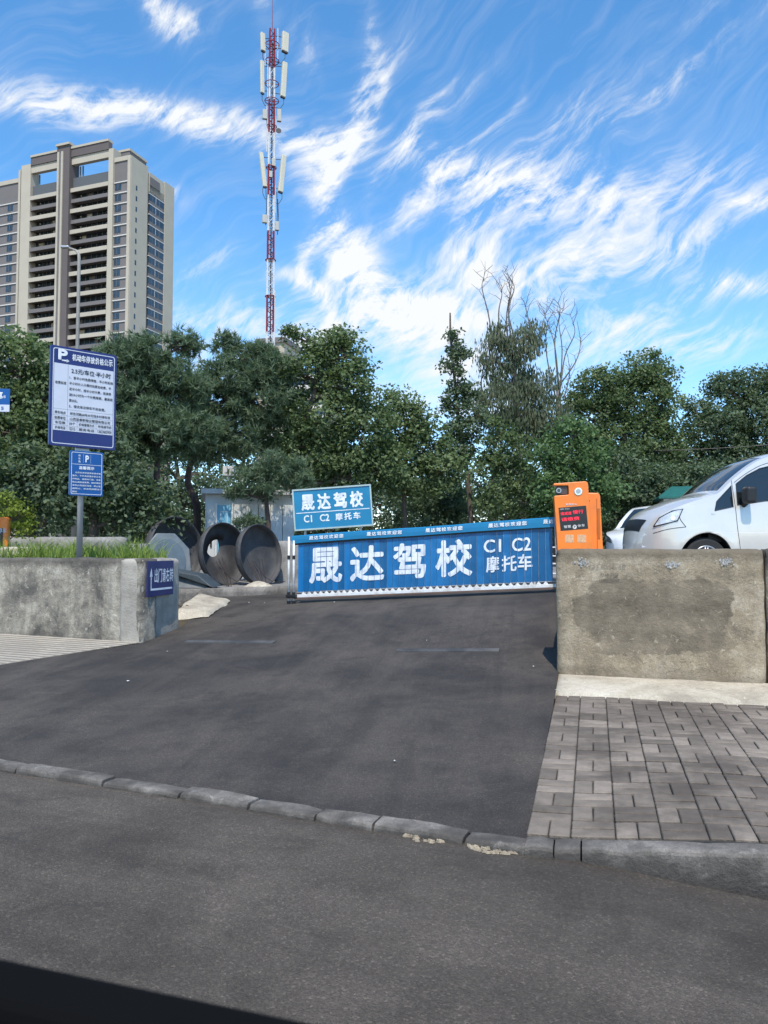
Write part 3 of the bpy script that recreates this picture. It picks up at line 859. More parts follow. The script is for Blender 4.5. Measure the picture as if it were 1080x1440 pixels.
# scraps of litter
sc = MB()
for (px, py, Y) in ((555, 1075, 5.0), (350, 849, 13), (292, 866, 12), (310, 858, 12.6), (750, 950, 7.6), (235, 911, 9), (180, 960, 7.6), (600, 905, 8.9), (470, 850, 12.3), (700, 838, 12.8), (372, 845, 12.9)):
    p = P(px, py, Y); u_, v_ = toUV(p.x, p.y); z = (H(u_, v_) if v_ > .1 else 0) + .012; r = .006 + .011 * random.random()
    a = random.random() * 6
    sc.add([(p.x + r * math.cos(a + k * 1.57) * (1 if k % 2 else .6), p.y + r * math.sin(a + k * 1.57), z + .004 * (k % 2)) for k in range(4)] + [(p.x, p.y, z + .006)], [(0, 1, 4), (1, 2, 4), (2, 3, 4), (3, 0, 4)])
tag(sc.build('litter_scraps', M['white_metal']), 'small pale scraps of litter scattered on the asphalt', 'litter', kind='stuff')

# ------------------------------------------------------------------ advertising barrier
Bx, By = (418 - 540) / F * 12.75, 12.75
bdir = Vector((3.91, -1.45)); BL = bdir.length; bang_ = math.atan2(bdir.y, bdir.x)
B = thing('barrier_gate', (Bx, By, .0), bang_, 'long blue slatted boom barrier with large white driving school lettering across the ramp', 'barrier')
ZB, SH = .64, .0566


def bz(s, h): return ZB + SH * s + h


def s_of(px):
    a = (px - 540) / F
    return (a * 12.75 + 1.414) / (.9377 + .3477 * a)


def h_of(px, row):
    s = s_of(px); y = 12.75 - .3477 * s
    return P(px, row, y).z - ZB - SH * s


def skewbox(mb, s0, s1, h0, h1, y0, y1, mi=0):
    vs = [(s, y, bz(s, h)) for h in (h0, h1) for s, y in ((s0, y0), (s1, y0), (s1, y1), (s0, y1))]
    mb.add(vs, [(3, 2, 1, 0), (4, 5, 6, 7), (0, 1, 5, 4), (1, 2, 6, 5), (2, 3, 7, 6), (3, 0, 4, 7)], mi)
    return mb


bevel(skewbox(MB(), -.06, BL + .1, .005, .055, -.03, .03).build('lower_rail', M['white_metal'], B), .006)
skewbox(MB(), -.06, BL + .1, -.012, .004, -.034, .034).build('rail_lip', pm('rail_lip', (.16, .09, .06), .7, var=.3), B)
mb = MB(); n = 60
for i in range(n):   # soft fabric-like cover
    pass
prof = [(-.052, .0), (-.054, .06), (-.05, .115), (-.03, .128), (.03, .128), (.05, .115), (.052, .0)]
vs = []
for i in range(n + 1):
    s = -.07 + (BL + .14) * i / n
    for (y, h) in prof:
        wv = .004 * mnoise.noise(Vector((s * 3, y * 5, h * 6)))
        vs.append((s, y + wv, bz(s, .885 + h - (.014 * sm((s - 2.5) / 1.6) if h == 0 else 0)) + wv + .0045 * math.sin(s * 2.1)))
k_ = len(prof)
mb.add(vs, [(i * k_ + j, (i + 1) * k_ + j, (i + 1) * k_ + j + 1, i * k_ + j + 1) for i in range(n) for j in range(k_ - 1)] + [tuple(range(k_)), tuple(n * k_ + j for j in range(k_))])
mb.build('boom_cover', M['blue_bar'], B, smooth=False)
skewbox(MB(), -.06, BL + .06, .86, .90, -.02, .03).build('upper_rail', M['dark_plastic'], B)
pitch = BL / 40.8
gaps = []
for i in range(40):
    s0 = .02 + i * pitch; s1 = s0 + pitch
    jig = random.uniform(-.003, .003)
    sag = -.016 * sm((s0 - 2.5) / 1.6)
    mb = MB(); e = .004
    xs = [(s0 + .0016, -.006), (s0 + .0016 + e, -.012), (s0 + pitch * .5, -.0095 + jig * .5), (s1 - .0016 - .001, -.012), (s1 - .0016, -.004)]
    h0, h1 = .10 + random.uniform(-.002, .002), .878
    vs = [(x, y + jig, bz(x, h0)) for x, y in xs] + [(x, y + jig, bz(x, h1)) for x, y in xs]
    vs += [(xs[-1][0], .006, bz(s1, h0)), (xs[0][0], .006, bz(s0, h0)), (xs[-1][0], .006, bz(s1, h1)), (xs[0][0], .006, bz(s0, h1))]
    mb.add(vs, [(0, 1, 6, 5)], 1); mb.add([], [])
    mb.f += [(1, 2, 7, 6), (2, 3, 8, 7), (3, 4, 9, 8), (4, 10, 12, 9), (10, 11, 13, 12), (11, 0, 5, 13)]; mb.mi += [0] * 6
    mb.build('slat', [M['blue_slat'], M['white_print']], B, fix=False)
    gaps.append((s1 - .0026, s1 + .0052))
# lettering
lt = MB(); YF = -.0165
W2 = lambda a, b: Vector((a, YF, bz(a, b)))


def letter(ch, x0, x1, z0, z1, bold):
    l_ = MB(); put_text(l_, ch, x0, x1, z0, z1, W2, bold=bold)
    me = l_.mesh('letter', M['white_print'], fix=False)
    clip_slits(me, [g for g in gaps if x0 - .01 < g[1] and g[0] < x1 + .01])
    link(bpy.data.objects.new('letter', me), B)


for ch, x0, x1, r0, r1 in (('晟', 435.5, 482, 769.6, 820), ('达', 492.5, 541, 767, 817), ('驾', 553, 599.5, 763.5, 813.5), ('校', 612.5, 664.5, 758.5, 811)):
    letter(ch, s_of(x0), s_of(x1), h_of((x0 + x1) / 2, r1), h_of((x0 + x1) / 2, r0), .024)
for ch, x0, x1, r0, r1 in (('C1', 680.4, 705, 758.5, 777), ('C2', 720, 747, 756, 775), ('摩', 683.5, 702, 782, 805), ('托', 705.5, 726.5, 781, 803.5), ('车', 728, 748.5, 779, 802)):
    letter(ch, s_of(x0), s_of(x1), h_of((x0 + x1) / 2, r1), h_of((x0 + x1) / 2, r0), .020)
W3 = lambda a, b: Vector((a, -.0590, bz(a, b) + .0045 * math.sin(a * 2.1)))
for x0, x1 in ((437, 486), (517.6, 568), (600, 653), (688, 743), (765, 820)):
    lt = MB(); t = '晟达驾校欢迎您'; s0 = s_of(x0); s1 = s_of(x1)
    for k, ch in enumerate(t):
        a = s0 + (s1 - s0) * k / 7
        if a + .07 < BL + .03:
            put_text(lt, ch, a, a + (s1 - s0) / 7 * .86, .922, .985, W3, bold=.03)
    lt.build('cover_lettering', M['white_print'], B, fix=False)
# link bars at the feet of the slats
for i in range(39):
    s = .02 + (i + 1) * pitch
    mb = MB(); mb.add([(s - .035, -.012, bz(s, .058)), (s + .035, -.012, bz(s, .058)), (s + .004, -.012, bz(s, .098)), (s - .004, -.012, bz(s, .098)),
                       (s - .035, .004, bz(s, .058)), (s + .035, .004, bz(s, .058)), (s + .004, .004, bz(s, .098)), (s - .004, .004, bz(s, .098))],
                      [(0, 1, 2, 3), (7, 6, 5, 4), (0, 4, 5, 1), (1, 5, 6, 2), (2, 6, 7, 3), (3, 7, 4, 0)])
    mb.build('link_plate', M['white_metal'], B, fix=False)
skewbox(MB(), 0, BL, .088, .0985, -.008, .008).build('link_bar', pm('link_grey', (.35, .36, .37), .5), B)
gl = .545
for (s, w_, zt) in ((-.125, .036, bz(-.1, 1.0)), (-.035, .036, bz(0, .93))):
    p_ = MB().tube([(s, -.05, gl + .04), (s, -.05, zt)], w_ / 2, 10).build('end_post', M['white_metal'], B, smooth=True)
    for z0, z1 in ((gl, gl + .05), (gl + .09, gl + .19), (bz(0, .63), bz(0, .69))):
        MB().tube([(s, -.05, z0), (s, -.05, z1)], w_ / 2 + .008, 10).build('clamp', M['dark_plastic'], p_)
bevel(MB().box(-.16, .02, -.09, 0, gl + .1, gl + .15).build('post_bracket', M['dark_plastic'], B), .008)
MB().tube([(BL + .03, -.05, bz(BL, -.02)), (BL - .005, -.05, bz(BL, .88))], .022, 10).build('drive_post', M['white_metal'], B, smooth=True)

# small railing seen past the barrier's drive end
rl = thing('guard_rail', (2.42, 12.6, .86), R(-12), 'white tube railing glimpsed between the barrier and the orange kiosk', 'railing')
for x in (0, .55):
    MB().tube([(x, 0, 0), (x, 0, .62)], .016, 8).build('post', M['white_metal'], rl)
for z in (.18, .34, .46, .6):
    MB().tube([(-.1, 0, z), (.6, 0, z)], .011, 8).build('rail', M['white_metal'], rl)

# ------------------------------------------------------------------ driving school sign behind the barrier
p = P(468, 714, 14.0)
sg = thing('billboard', (p.x, p.y, .62), R(-3), 'framed blue sign reading driving school in white, standing behind the barrier left end', 'sign')
zc = p.z - .62; tl_ = R(3.9)
rt = Matrix.Translation((0, 0, zc)) @ Matrix.Rotation(-tl_, 4, 'Y')
MB().box(-.69, .69, -.03, .03, -.36, .36, rot=rt).build('board', M['blue_sign'], sg)
fm_ = MB()
for (x0, x1, z0, z1) in ((-.71, .71, .345, .372), (-.71, .71, -.372, -.345), (-.71, -.685, -.3445, .3445), (.685, .71, -.3445, .3445)):
    fm_.box(x0, x1, -.045, .045, z0, z1, rot=rt)
fm_.build('frame', pm('frame_trim', (.42, .5, .48), .4, metal=.3), sg)
lt = MB(); fr2 = lambda a, b: rt @ Vector((a, -.0335, b))
for k, ch in enumerate('晟达驾校'):
    x0 = -.56 + k * .292
    put_text(lt, ch, x0, x0 + .24, -.02, .27, fr2, bold=.03)
lt.add([fr2(-.66, -.065), fr2(.66, -.065), fr2(.66, -.052), fr2(-.66, -.052)], [(0, 1, 2, 3)])
for ch, x0, x1 in (('C1', -.53, -.38), ('C2', -.24, -.07), ('摩', .04, .17), ('托', .2, .33), ('车', .36, .49)):
    put_text(lt, ch, x0, x1, -.235, -.105, fr2, bold=.025)
lt.build('lettering', M['white_print'], sg, fix=False)
for x in (-.5, .5):
    MB().tube([(x, .03, 0), (x, .03, zc - .3)], .025, 8).build('leg', M['galv'], sg)

# ------------------------------------------------------------------ orange payment kiosk
p = P(806, 775, 10.95)
K = thing('payment_kiosk', (p.x, p.y, .97), R(-6), 'orange parking payment kiosk with black red-lit screen right of the barrier', 'kiosk')
px_ = lambda px: (px - 806) * 10.95 / F
pz_ = lambda row: EYE + (775 - row) * 10.95 / F - .97


def rounded(pts, rs, n=5):
    out = []
    m_ = len(pts)
    for i, (p, r) in enumerate(zip(pts, rs)):
        p = Vector(p)
        if not r:
            out.append(tuple(p)); continue
        a = (Vector(pts[i - 1]) - p).normalized(); b = (Vector(pts[(i + 1) % m_]) - p).normalized()
        for k in range(n + 1):
            t = k / n
            out.append(tuple(p + a * r * (1 - t) ** 2 + b * r * t ** 2))
    return out


poly = rounded([(px_(787), 0), (px_(836), 0), (px_(827.5), pz_(676.5)), (px_(780), pz_(679.5)), (px_(780), pz_(682.5)), (px_(800.5), pz_(682.5)), (px_(801), pz_(695.5)), (px_(780.5), pz_(697))],
               [0, 0, .05, 0, 0, .02, .02, .025])
fr3 = lambda a, b, c: Vector((a, c, b))
bevel(MB().prism(poly, fr3, .17).build('front_shell', M['orange'], K), .008)
bx = rounded([(px_(800), 0), (px_(852), 0), (px_(847), pz_(692)), (px_(800), pz_(691))], [0, 0, .055, .03])
bevel(MB().prism(bx, lambda a, b, c: Vector((a, .172 + c, b)), .36).build('cabinet', M['orange'], K), .015)
bevel(MB().box(px_(843), px_(846.2), .160, .1705, pz_(757), pz_(714)).build('vent_slot', M['orange_dark'], K), .003)
MB().box(px_(841.6), px_(842.6), .165, .1715, 0, pz_(700)).build('door_gap', M['orange_dark'], K)
MB().tube([(px_(831), .150, pz_(703.5)), (px_(831), .1715, pz_(703.5))], .012, 12).build('lock', M['dark_plastic'], K)
fs_ = lambda a, b: Vector((a, -.004, b))
scr = [(786.5, 714), (824.5, 711), (827, 743.5), (789, 746.5)]
sp = [(px_(a), pz_(b)) for a, b in scr]
MB().prism([sp[3], sp[2], sp[1], sp[0]], lambda a, b, c: Vector((a, -.003 + c, b)), .01).build('screen', M['screen'], K)


def skt(mb, body, x0, x1, z0, z1, bold=0):
    v, fs, _ = text_mesh(body, bold)
    # bilinear inside the screen quad (0..1)
    A, Bq, Cc, D = [Vector(q) for q in (sp[3], sp[2], sp[1], sp[0])]
    pts = []
    for a, b in v:
        s_, t_ = x0 + a * (x1 - x0), z0 + b * (z1 - z0)
        q = (A * (1 - s_) + Bq * s_) * (1 - t_) + (D * (1 - s_) + Cc * s_) * t_
        pts.append(Vector((q.x, -.0055, q.y)))
    mb.add(pts, fs)


lt = MB(); skt(lt, '请减速', .05, .45, .66, .80, .01); skt(lt, '慢行', .5, .88, .68, .84, .01); skt(lt, '请缴费', .06, .72, .40, .56, .01)
lt.build('red_display_text', M['led_red'], K, fix=False)
lt = MB(); skt(lt, '智', .13, .25, .10, .22, .01); skt(lt, '慧', .27, .39, .10, .22, .01); skt(lt, '停', .63, .75, .10, .22, .01); skt(lt, '车', .77, .89, .10, .22, .01); skt(lt, '余位', .03, .4, .90, .96)
lt.build('white_display_text', M['led_white'], K, fix=False)
c_ = ((px_(808.5)), pz_(741)); mb = MB(); mb.add([Vector((c_[0] + .028 * math.cos(a), -.005, c_[1] + .03 * math.sin(a))) for a in lin(0, 6.02, 22)], [tuple(range(22))])
ic = mb.build('parking_icon', M['led_white'], K)
lt = MB(); put_text(lt, 'P', c_[0] - .012, c_[0] + .012, c_[1] - .017, c_[1] + .017, lambda a, b: Vector((a, -.007, b)), bold=.03); lt.build('icon_letter', M['screen'], ic, fix=False)
lt = MB(); put_text(lt, '智慧停车', px_(796.5), px_(812), pz_(710.5), pz_(708), fs_, .01); lt.build('maker_lettering', M['white_print'], K, fix=False)
for x in (795, 812):
    bevel(MB().box(px_(x), px_(x + 12), -.003, .002, pz_(763), pz_(752)).build('pale_sticker', pm('sticker', (.62, .36, .2), .6, var=.35, scale=60), K), .001)
mb = MB(); cx, cz = px_(814), pz_(691); pts = []
for k in range(32):
    r = .058 if k % 2 else .047; a = k / 32 * 2 * math.pi; pts.append((cx + r * math.cos(a), cz + r * math.sin(a)))
mb.prism(pts, lambda a, b, c: Vector((a, -.012 + c, b)), .014)
bd = mb.build('toothed_badge', M['chrome'], K)
MB().tube([(cx, -.016, cz), (cx, -.010, cz)], .034, 20).build('badge_centre', M['grey_metal'], bd)
bevel(MB().box(px_(784), px_(800), .03, .15, pz_(695), pz_(683.3)).build('camera_housing', pm('cam_brown', (.07, .05, .045), .4), K), .008)
MB().tube([(px_(787), -.012, pz_(689.5)), (px_(787), .05, pz_(689.5))], .036, 20).build('camera_ring', M['grey_metal'], K)
MB().tube([(px_(787), -.016, pz_(689.5)), (px_(787), .0, pz_(689.5))], .024, 20).build('camera_lens', M['glass_dark'], K)

# second kiosk and sign cut by the left edge
p = P(-8, 775, 12.6)
K2 = thing('payment_kiosk', (p.x, p.y, 1.27), R(20), 'orange kiosk cut off by the left edge beside the yellow-green bush', 'kiosk')
bevel(MB().box(-.22, .2, 0, .3, 0, .68).build('cabinet', M['orange'], K2), .03, 3)
bevel(MB().box(-.18, .12, -.012, .0, .2, .5).build('screen', M['screen'], K2), .003)
lt = MB(); put_text(lt, '停车', .05, .17, .42, .5, lambda a, b: Vector((a, -.013, b))); lt.build('lettering', M['white_print'], K2, fix=False)
p = P(-22, 562, 11.5)
sg2 = thing('parking_sign', (p.x, p.y, 1.27), R(6), 'blue and white parking sign cut off by the left edge of the view', 'sign')
zc = p.z - 1.27
bevel(MB().box(-.36, .36, 0, .02, zc - .18, zc + .17).build('board', M['blue_small'], sg2), .004)
MB().box(-.36, .36, -.004, -.001, zc - .175, zc - .07).build('white_strip', M['white_board'], sg2)
lt = MB(); put_text(lt, '停', .12, .26, zc - .02, zc + .13, lambda a, b: Vector((a, -.003, b)), .02); put_text(lt, '8', .27, .3, zc + .03, zc + .07, lambda a, b: Vector((a, -.003, b)))
lt.build('lettering', M['white_print'], sg2, fix=False)
lt = MB(); put_text(lt, '5', .24, .28, zc - .15, zc - .1, lambda a, b: Vector((a, -.006, b)), .02); lt.build('number', M['blue_small'], sg2, fix=False)
MB().tube([(0, .05, 0), (0, .05, zc + .1)], .03, 10).build('pole', M['galv'], sg2)

# ------------------------------------------------------------------ parking price sign
pl, pr_ = P(68.5, 555, 10.25), P(161.5, 566, 10.85)
d = pr_ - pl; wdt = Vector((d.x, d.y)).length; ang = math.atan2(d.y, d.x)
mid = (pl + pr_) / 2
ps = thing('price_sign', (mid.x, mid.y, 1.27), ang, 'tall blue and white parking price board on a galvanised pole above the left wall', 'sign')
zt = P(68.5, 485, 10.25).z - 1.27; zb_ = P(68.5, 626, 10.25).z - 1.27
hw = wdt / 2
HB = zt - zb_


def rrect(x0, x1, z0, z1, r):
    return rounded([(x0, z0), (x1, z0), (x1, z1), (x0, z1)], [r] * 4, 4)


dn = lambda y: (lambda a, b, c: Vector((a, y + c, b)))
bd = bevel(MB().prism(rrect(-hw, hw, zb_, zt, .03), dn(-.045), .045).build('board', M['blue_board'], ps), .004)


def ring_mesh(x0, x1, z0, z1, r, t, y):
    o_ = rrect(x0, x1, z0, z1, r); i_ = rrect(x0 + t, x1 - t, z0 + t, z1 - t, r - t * .5); n = len(o_)
    return MB().add([Vector((a, y, b)) for a, b in o_ + i_], [(k, (k + 1) % n, (k + 1) % n + n, k + n) for k in range(n)])


ring_mesh(-hw + .03, hw - .03, zb_ + .03, zt - .03, .035, .011, -.0475).build('border_line', M['white_board'], bd, fix=False)
wz0, wz1 = zb_ + HB * .155, zt - HB * .175
MB().add([Vector((a, -.0478, b)) for a, b in ((-hw + .046, wz0), (hw - .046, wz0), (hw - .046, wz1), (-hw + .046, wz1))], [(0, 1, 2, 3)]).build('white_field', M['white_board'], bd, fix=False)
yt = -.0505
ft = lambda a, b: Vector((a, yt, b))
X = lambda t: -hw + .046 + t * (2 * hw - .092)
Z = lambda t: wz0 + t * (wz1 - wz0)
lt = MB(); hz = zt - .04
# P with arrow
put_text(lt, 'P', X(.06), X(.215), hz - HB * .11, hz - HB * .0, ft, .05)
lt.add([ft(X(.12), hz - HB * .118), ft(X(.22), hz - HB * .118), ft(X(.22), hz - HB * .104), ft(X(.12), hz - HB * .104)], [(0, 1, 2, 3)])
lt.add([ft(X(.2), hz - HB * .128), ft(X(.245), hz - HB * .111), ft(X(.2), hz - HB * .094)], [(0, 1, 2)])
for k, ch in enumerate('机动车停放价格公示'):
    a = X(.29 + k * .077); put_text(lt, ch, a, a + .066 * (2 * hw), hz - HB * .1, hz - HB * .03, ft, .02)
lt.build('title_lettering', M['white_print'], bd, fix=False)
lt = MB()
put_text(lt, '2.5元/车位·半小时', X(.28), X(.95), Z(.875), Z(.955), ft, .012)
rows = ['1、首半小时免费停放，半小时后按', '半小时计入计费时段累加收费，不', '足半小时，按半小时计费，连续停', '放24小时为一个计费周期，最高收', '费50元。', '2、按次单次停车不另收费。']
for k, t in enumerate(rows):
    z = Z(.80 - k * .086); ww = len(t) / 15 * .71
    if k == 4: ww = .14
    put_text(lt, t, X(.25), X(.25 + min(.74, ww)), z - .012, z + .028, ft, .006)
put_text(lt, '收费标准', X(.02), X(.2), Z(.69), Z(.735), ft, .006)
for z, t, t2 in ((.265, '停车地点', '桥东河路68号大可惜乡村停车场'), (.185, '收费单位', '山西昱泰新物业管理有限公司')):
    put_text(lt, t, X(.02), X(.2), Z(z - .02), Z(z + .025), ft, .006); put_text(lt, t2, X(.27), X(.95), Z(z - .02), Z(z + .025), ft, .006)
for z, ts in ((.11, ('车位数', '50个', '价格管理方式', '市场调节价')), (.035, ('价格电话', '12315', '服务电话', '13623603930'))):
    for t, x0, x1 in zip(ts, (.03, .26, .42, .74), (.2, .36, .68, .98)):
        put_text(lt, t, X(x0), X(x1), Z(z - .015), Z(z + .028), ft, .006)
for z, x0, x1 in ((.32, 0, 1), (.225, 0, 1), (.15, 0, 1), (.075, 0, 1)):
    lt.add([ft(X(x0), Z(z)), ft(X(x1), Z(z)), ft(X(x1), Z(z) + .002), ft(X(x0), Z(z) + .002)], [(0, 1, 2, 3)])
for x, z0, z1 in ((.225, 0, 1), (.39, 0, .15), (.71, 0, .15)):
    lt.add([ft(X(x), Z(z0)), ft(X(x) + .002, Z(z0)), ft(X(x) + .002, Z(z1)), ft(X(x), Z(z1))], [(0, 1, 2, 3)])
tag(lt.build('tariff_lettering', M['black_print'], bd, fix=False), kind='stuff')
pzb = zb_
MB().tube([(0.01, .04, 0), (0.01, .04, zt - .15)], .040, 14).build('pole', M['galv'], ps, smooth=True)
MB().box(-.08, .10, -.0, .03, pzb - .04, pzb + .02).build('bracket', M['galv'], ps)
# lower board
lb = P(97.5, 632, 10.5).z - 1.27; l0 = P(97.5, 697, 10.5).z - 1.27
x0, x1 = -.17, .285
b2 = bevel(MB().prism(rrect(x0, x1, l0, lb - .02, .02), dn(-.04), .03).build('notice_board', M['blue_small'], ps), .003)
ring_mesh(x0 + .02, x1 - .02, l0 + .02, lb - .04, .02, .006, -.0425).build('border_line', M['white_print'], b2, fix=False)
lt = MB(); f4 = lambda a, b: Vector((a, -.0432, b)); hh = lb - l0
put_text(lt, 'P', .035, .085, lb - .17, lb - .075, f4, .04)
for k, ch in enumerate('停车场'):
    put_text(lt, ch, -.06, -.03, lb - .10 - k * .04, lb - .07 - k * .04, f4, .01)
lt.add([f4(x0 + .026, lb - .205), f4(x1 - .026, lb - .205), f4(x1 - .026, lb - .2), f4(x0 + .026, lb - .2)], [(0, 1, 2, 3)])
for r_ in ((.01, .012), (.108, .11)):
    lt.add([f4(r_[0], lb - .18), f4(r_[1], lb - .18), f4(r_[1], lb - .06), f4(r_[0], lb - .06)], [(0, 1, 2, 3)])
put_text(lt, '温馨提示', -.05, .16, lb - .27, lb - .225, f4, .02)
nl = ['本停车场仅提供车辆停放', '服务，不负责保管车辆及车', '内物品，请锁好门窗，贵重', '物品请随身携带，按位停放', '请勿占用消防通道，禁止吸', '烟明火，谢谢您的配合！', '监督电话']
for k, t in enumerate(nl):
    z = lb - .315 - k * .043
    put_text(lt, t, x0 + (.07 if k == 0 else .035), x0 + (.10 if k == 6 else .42), z - .012, z + .012, f4, .01)
tag(lt.build('notice_lettering', M['white_print'], b2, fix=False), kind='stuff')

# ------------------------------------------------------------------ sign on the wall end
ea, eb = Vector((.012, .01)), Vector((.21, 1.03)); ed = (eb - ea).normalized()
ws = thing('direction_sign', (WL0.x + ea.x + ed.x * .04, WL0.y + ea.y + ed.y * .04, 0), math.atan2(ed.y, ed.x), 'dark blue turn sign with white arrow fixed to the left wall end', 'sign')
bevel(MB().box(0, .70, -.05, -.03, .83, 1.275).build('panel', M['blue_wall'], ws), .003)
lt = MB(); f5 = lambda a, b: Vector((a, -.0525, b))
for k, ch in enumerate('出门请右转'):
    put_text(lt, ch, .165 + k * .105, .26 + k * .105, 1.0, 1.18, f5, .012)
for q in (((.07, .905), (.66, .905), (.66, .93), (.07, .93)), ((.07, .93), (.092, .93), (.092, 1.12), (.07, 1.12))):
    lt.add([f5(*a) for a in q], [(0, 1, 2, 3)])
lt.add([f5(.045, 1.08), f5(.117, 1.08), f5(.081, 1.19)], [(0, 1, 2)])
lt.build('lettering', M['white_print'], ws, fix=False)

# ------------------------------------------------------------------ grass on the terrace


def blades(name, pts, hmin, hmax, mat, label=None, cat=None, parent=None, wd=.008, spread=.5):
    n = len(pts); h = rng.uniform(hmin, hmax, n) * np.array([.45 + 1.5 * max(0, .45 + mnoise.noise(Vector((q[0] * 2.2, q[1] * 2.2, 3)))) for q in pts]); a = rng.uniform(0, 6.283, n); ln = rng.uniform(0, spread, n) * h
    b = rng.uniform(0, 6.283, n)
    base = np.array(pts); wv = np.stack([np.cos(a), np.sin(a), np.zeros(n)], 1) * wd
    tip = base + np.stack([np.cos(b) * ln, np.sin(b) * ln, h], 1); midp = base + np.stack([np.cos(b) * ln * .3, np.sin(b) * ln * .3, h * .6], 1)
    V = np.stack([base - wv, base + wv, midp + wv * .8, midp - wv * .8, tip], 1).reshape(-1, 3)
    k = np.arange(n)[:, None] * 5
    q = np.concatenate([k + np.array([[0, 1, 2, 3]])], 1); t = k + np.array([[3, 2, 4]])
    me = bpy.data.meshes.new(name); me.from_pydata(V.tolist(), [], q.tolist() + t.tolist()); me.materials.append(mat)
    at = me.attributes.new('tint', 'FLOAT', 'FACE'); tv = rng.uniform(0, 1, n); at.data.foreach_set('value', np.concatenate([tv, tv]).astype(np.float32))
    o = bpy.data.objects.new(name, me); link(o, parent)
    return tag(o, label, cat, kind='stuff')


gp = []
while len(gp) < 9000:
    s_ = random.uniform(-7.5, .05); t_ = random.uniform(.22, 4.0)
    p = WL0 + EU * s_ + EV * t_
    if mnoise.noise(Vector((p.x * 1.1, p.y * .9, 0))) > -.12 + .25 * random.random() and p.x < -3.05 - max(0, (p.y - 11)) * .28:
        gp.append((p.x, p.y, 1.26))
        if t_ < .45 and random.random() < .5:
            gp.append((p.x, p.y - .03, 1.27))
blades('grass', gp, .04, .24, M['grass_blade'], 'unmown bright green grass and weeds growing on the left terrace', 'grass', wd=.008, spread=1.3)
rk = thing('concrete_lump', P(28, 772, 11.3), 0, 'pale broken lump of concrete lying in the terrace grass', 'rubble')
bevel(MB().box(-.25, .2, -.1, .1, -.12, .03).build('lump', M['ledge_mat'], rk), .03, 3)

# low wall behind the grass
lw = rough_wall('low_wall', (-11.5, 14.5), (-4.75, 14.3), 1.0, 1.66, .22, M['wall_far_mat'], None, cell=.1, seed=22, amp=.01)
tag(lw, 'low grey concrete wall behind the grass on the left terrace', 'wall')
lw = rough_wall('low_wall', (-2.42, 17.2), (3.5, 17.0), .5, 1.62, .22, M['wall_far_mat'], None, cell=.12, seed=25, amp=.01)
tag(lw, 'grey concrete yard wall behind the barrier and its end posts', 'wall')
p = P(196, 766, 12.8)
o = bevel(MB().box(-.14, .14, -.1, .1, 0, .26).build('concrete_block', M['wall_far_mat'], loc=(p.x, p.y, 1.26)), .01)
tag(o, 'small grey concrete block at the right end of the terrace grass', 'block')

# ------------------------------------------------------------------ tank ends


def tank(px, base_row, Y, dia, yaw, lean, label, hole=None, depth=.28, bottom=.0):
    p = P(px, base_row, Y)
    t = thing('tank_end', (p.x, p.y, .70), yaw, label, 'tank end', 'dark tank ends standing by the low kerb')
    r = dia / 2; n = 48; Rm = Matrix.Translation((0, 0, .0)) @ Matrix.Rotation(lean, 4, 'X')
    # disc stands on its rim: axis along local -y (opening towards -y)
    prof_out = [(r * 1.0, 0), (r * 1.0, depth * .55), (r * .96, depth * .8), (r * .8, depth * .97), (r * .5, depth * 1.05), (0, depth * 1.08)]
    mb = MB()
    vs = []; fs = []
    prof = [(r * .965, 0), (r * .965, depth * .5), (r * .93, depth * .72), (r * .78, depth * .9), (r * .5, depth * .98)]
    full = prof_out[::-1][1:] + prof   # outer centre -> rim -> inner
    full = [(a, b) for a, b in full]
    for (rr, y) in full:
        for k in range(n):
            th = 2 * math.pi * k / n
            vs.append(Rm @ Vector((rr * math.cos(th), y, r + rr * math.sin(th))))
    m_ = len(full)
    for j in range(m_ - 1):
        for k in range(n):
            fs.append((j * n + k, j * n + (k + 1) % n, (j + 1) * n + (k + 1) % n, (j + 1) * n + k))
    if hole:
        hx, hz, hr, hh = hole
        def cap(jrow, y):
            hs = [Rm @ Vector((hx + hr * math.cos(2 * math.pi * k / n), y, r + hz + hh * math.sin(2 * math.pi * k / n))) for k in range(n)]
            b0 = len(vs); vs.extend(hs)
            for k in range(n):
                fs.append((jrow * n + k, jrow * n + (k + 1) % n, b0 + (k + 1) % n, b0 + k))
            return b0
        b1 = cap(0, depth * 1.06); b2_ = cap(m_ - 1, depth * .99)
        for k in range(n):
            fs.append((b1 + k, b1 + (k + 1) % n, b2_ + (k + 1) % n, b2_ + k))
    else:
        for jrow, y in ((0, depth * 1.08), (m_ - 1, depth)):
            c = len(vs); vs.append(Rm @ Vector((0, y, r)))
            for k in range(n):
                fs.append((jrow * n + k, jrow * n + (k + 1) % n, c))
    mb.add(vs, fs); o = mb.build('shell', M['tank'], t, smooth=True)
    rim = MB(); rim.tube([Rm @ Vector((r * 1.0 * math.cos(2 * math.pi * k / n), 0, r + r * 1.0 * math.sin(2 * math.pi * k / n))) for k in range(n + 1)], .012, 6, cap=False)
    rim.build('rim', M['tank'], t, smooth=True)
    return t


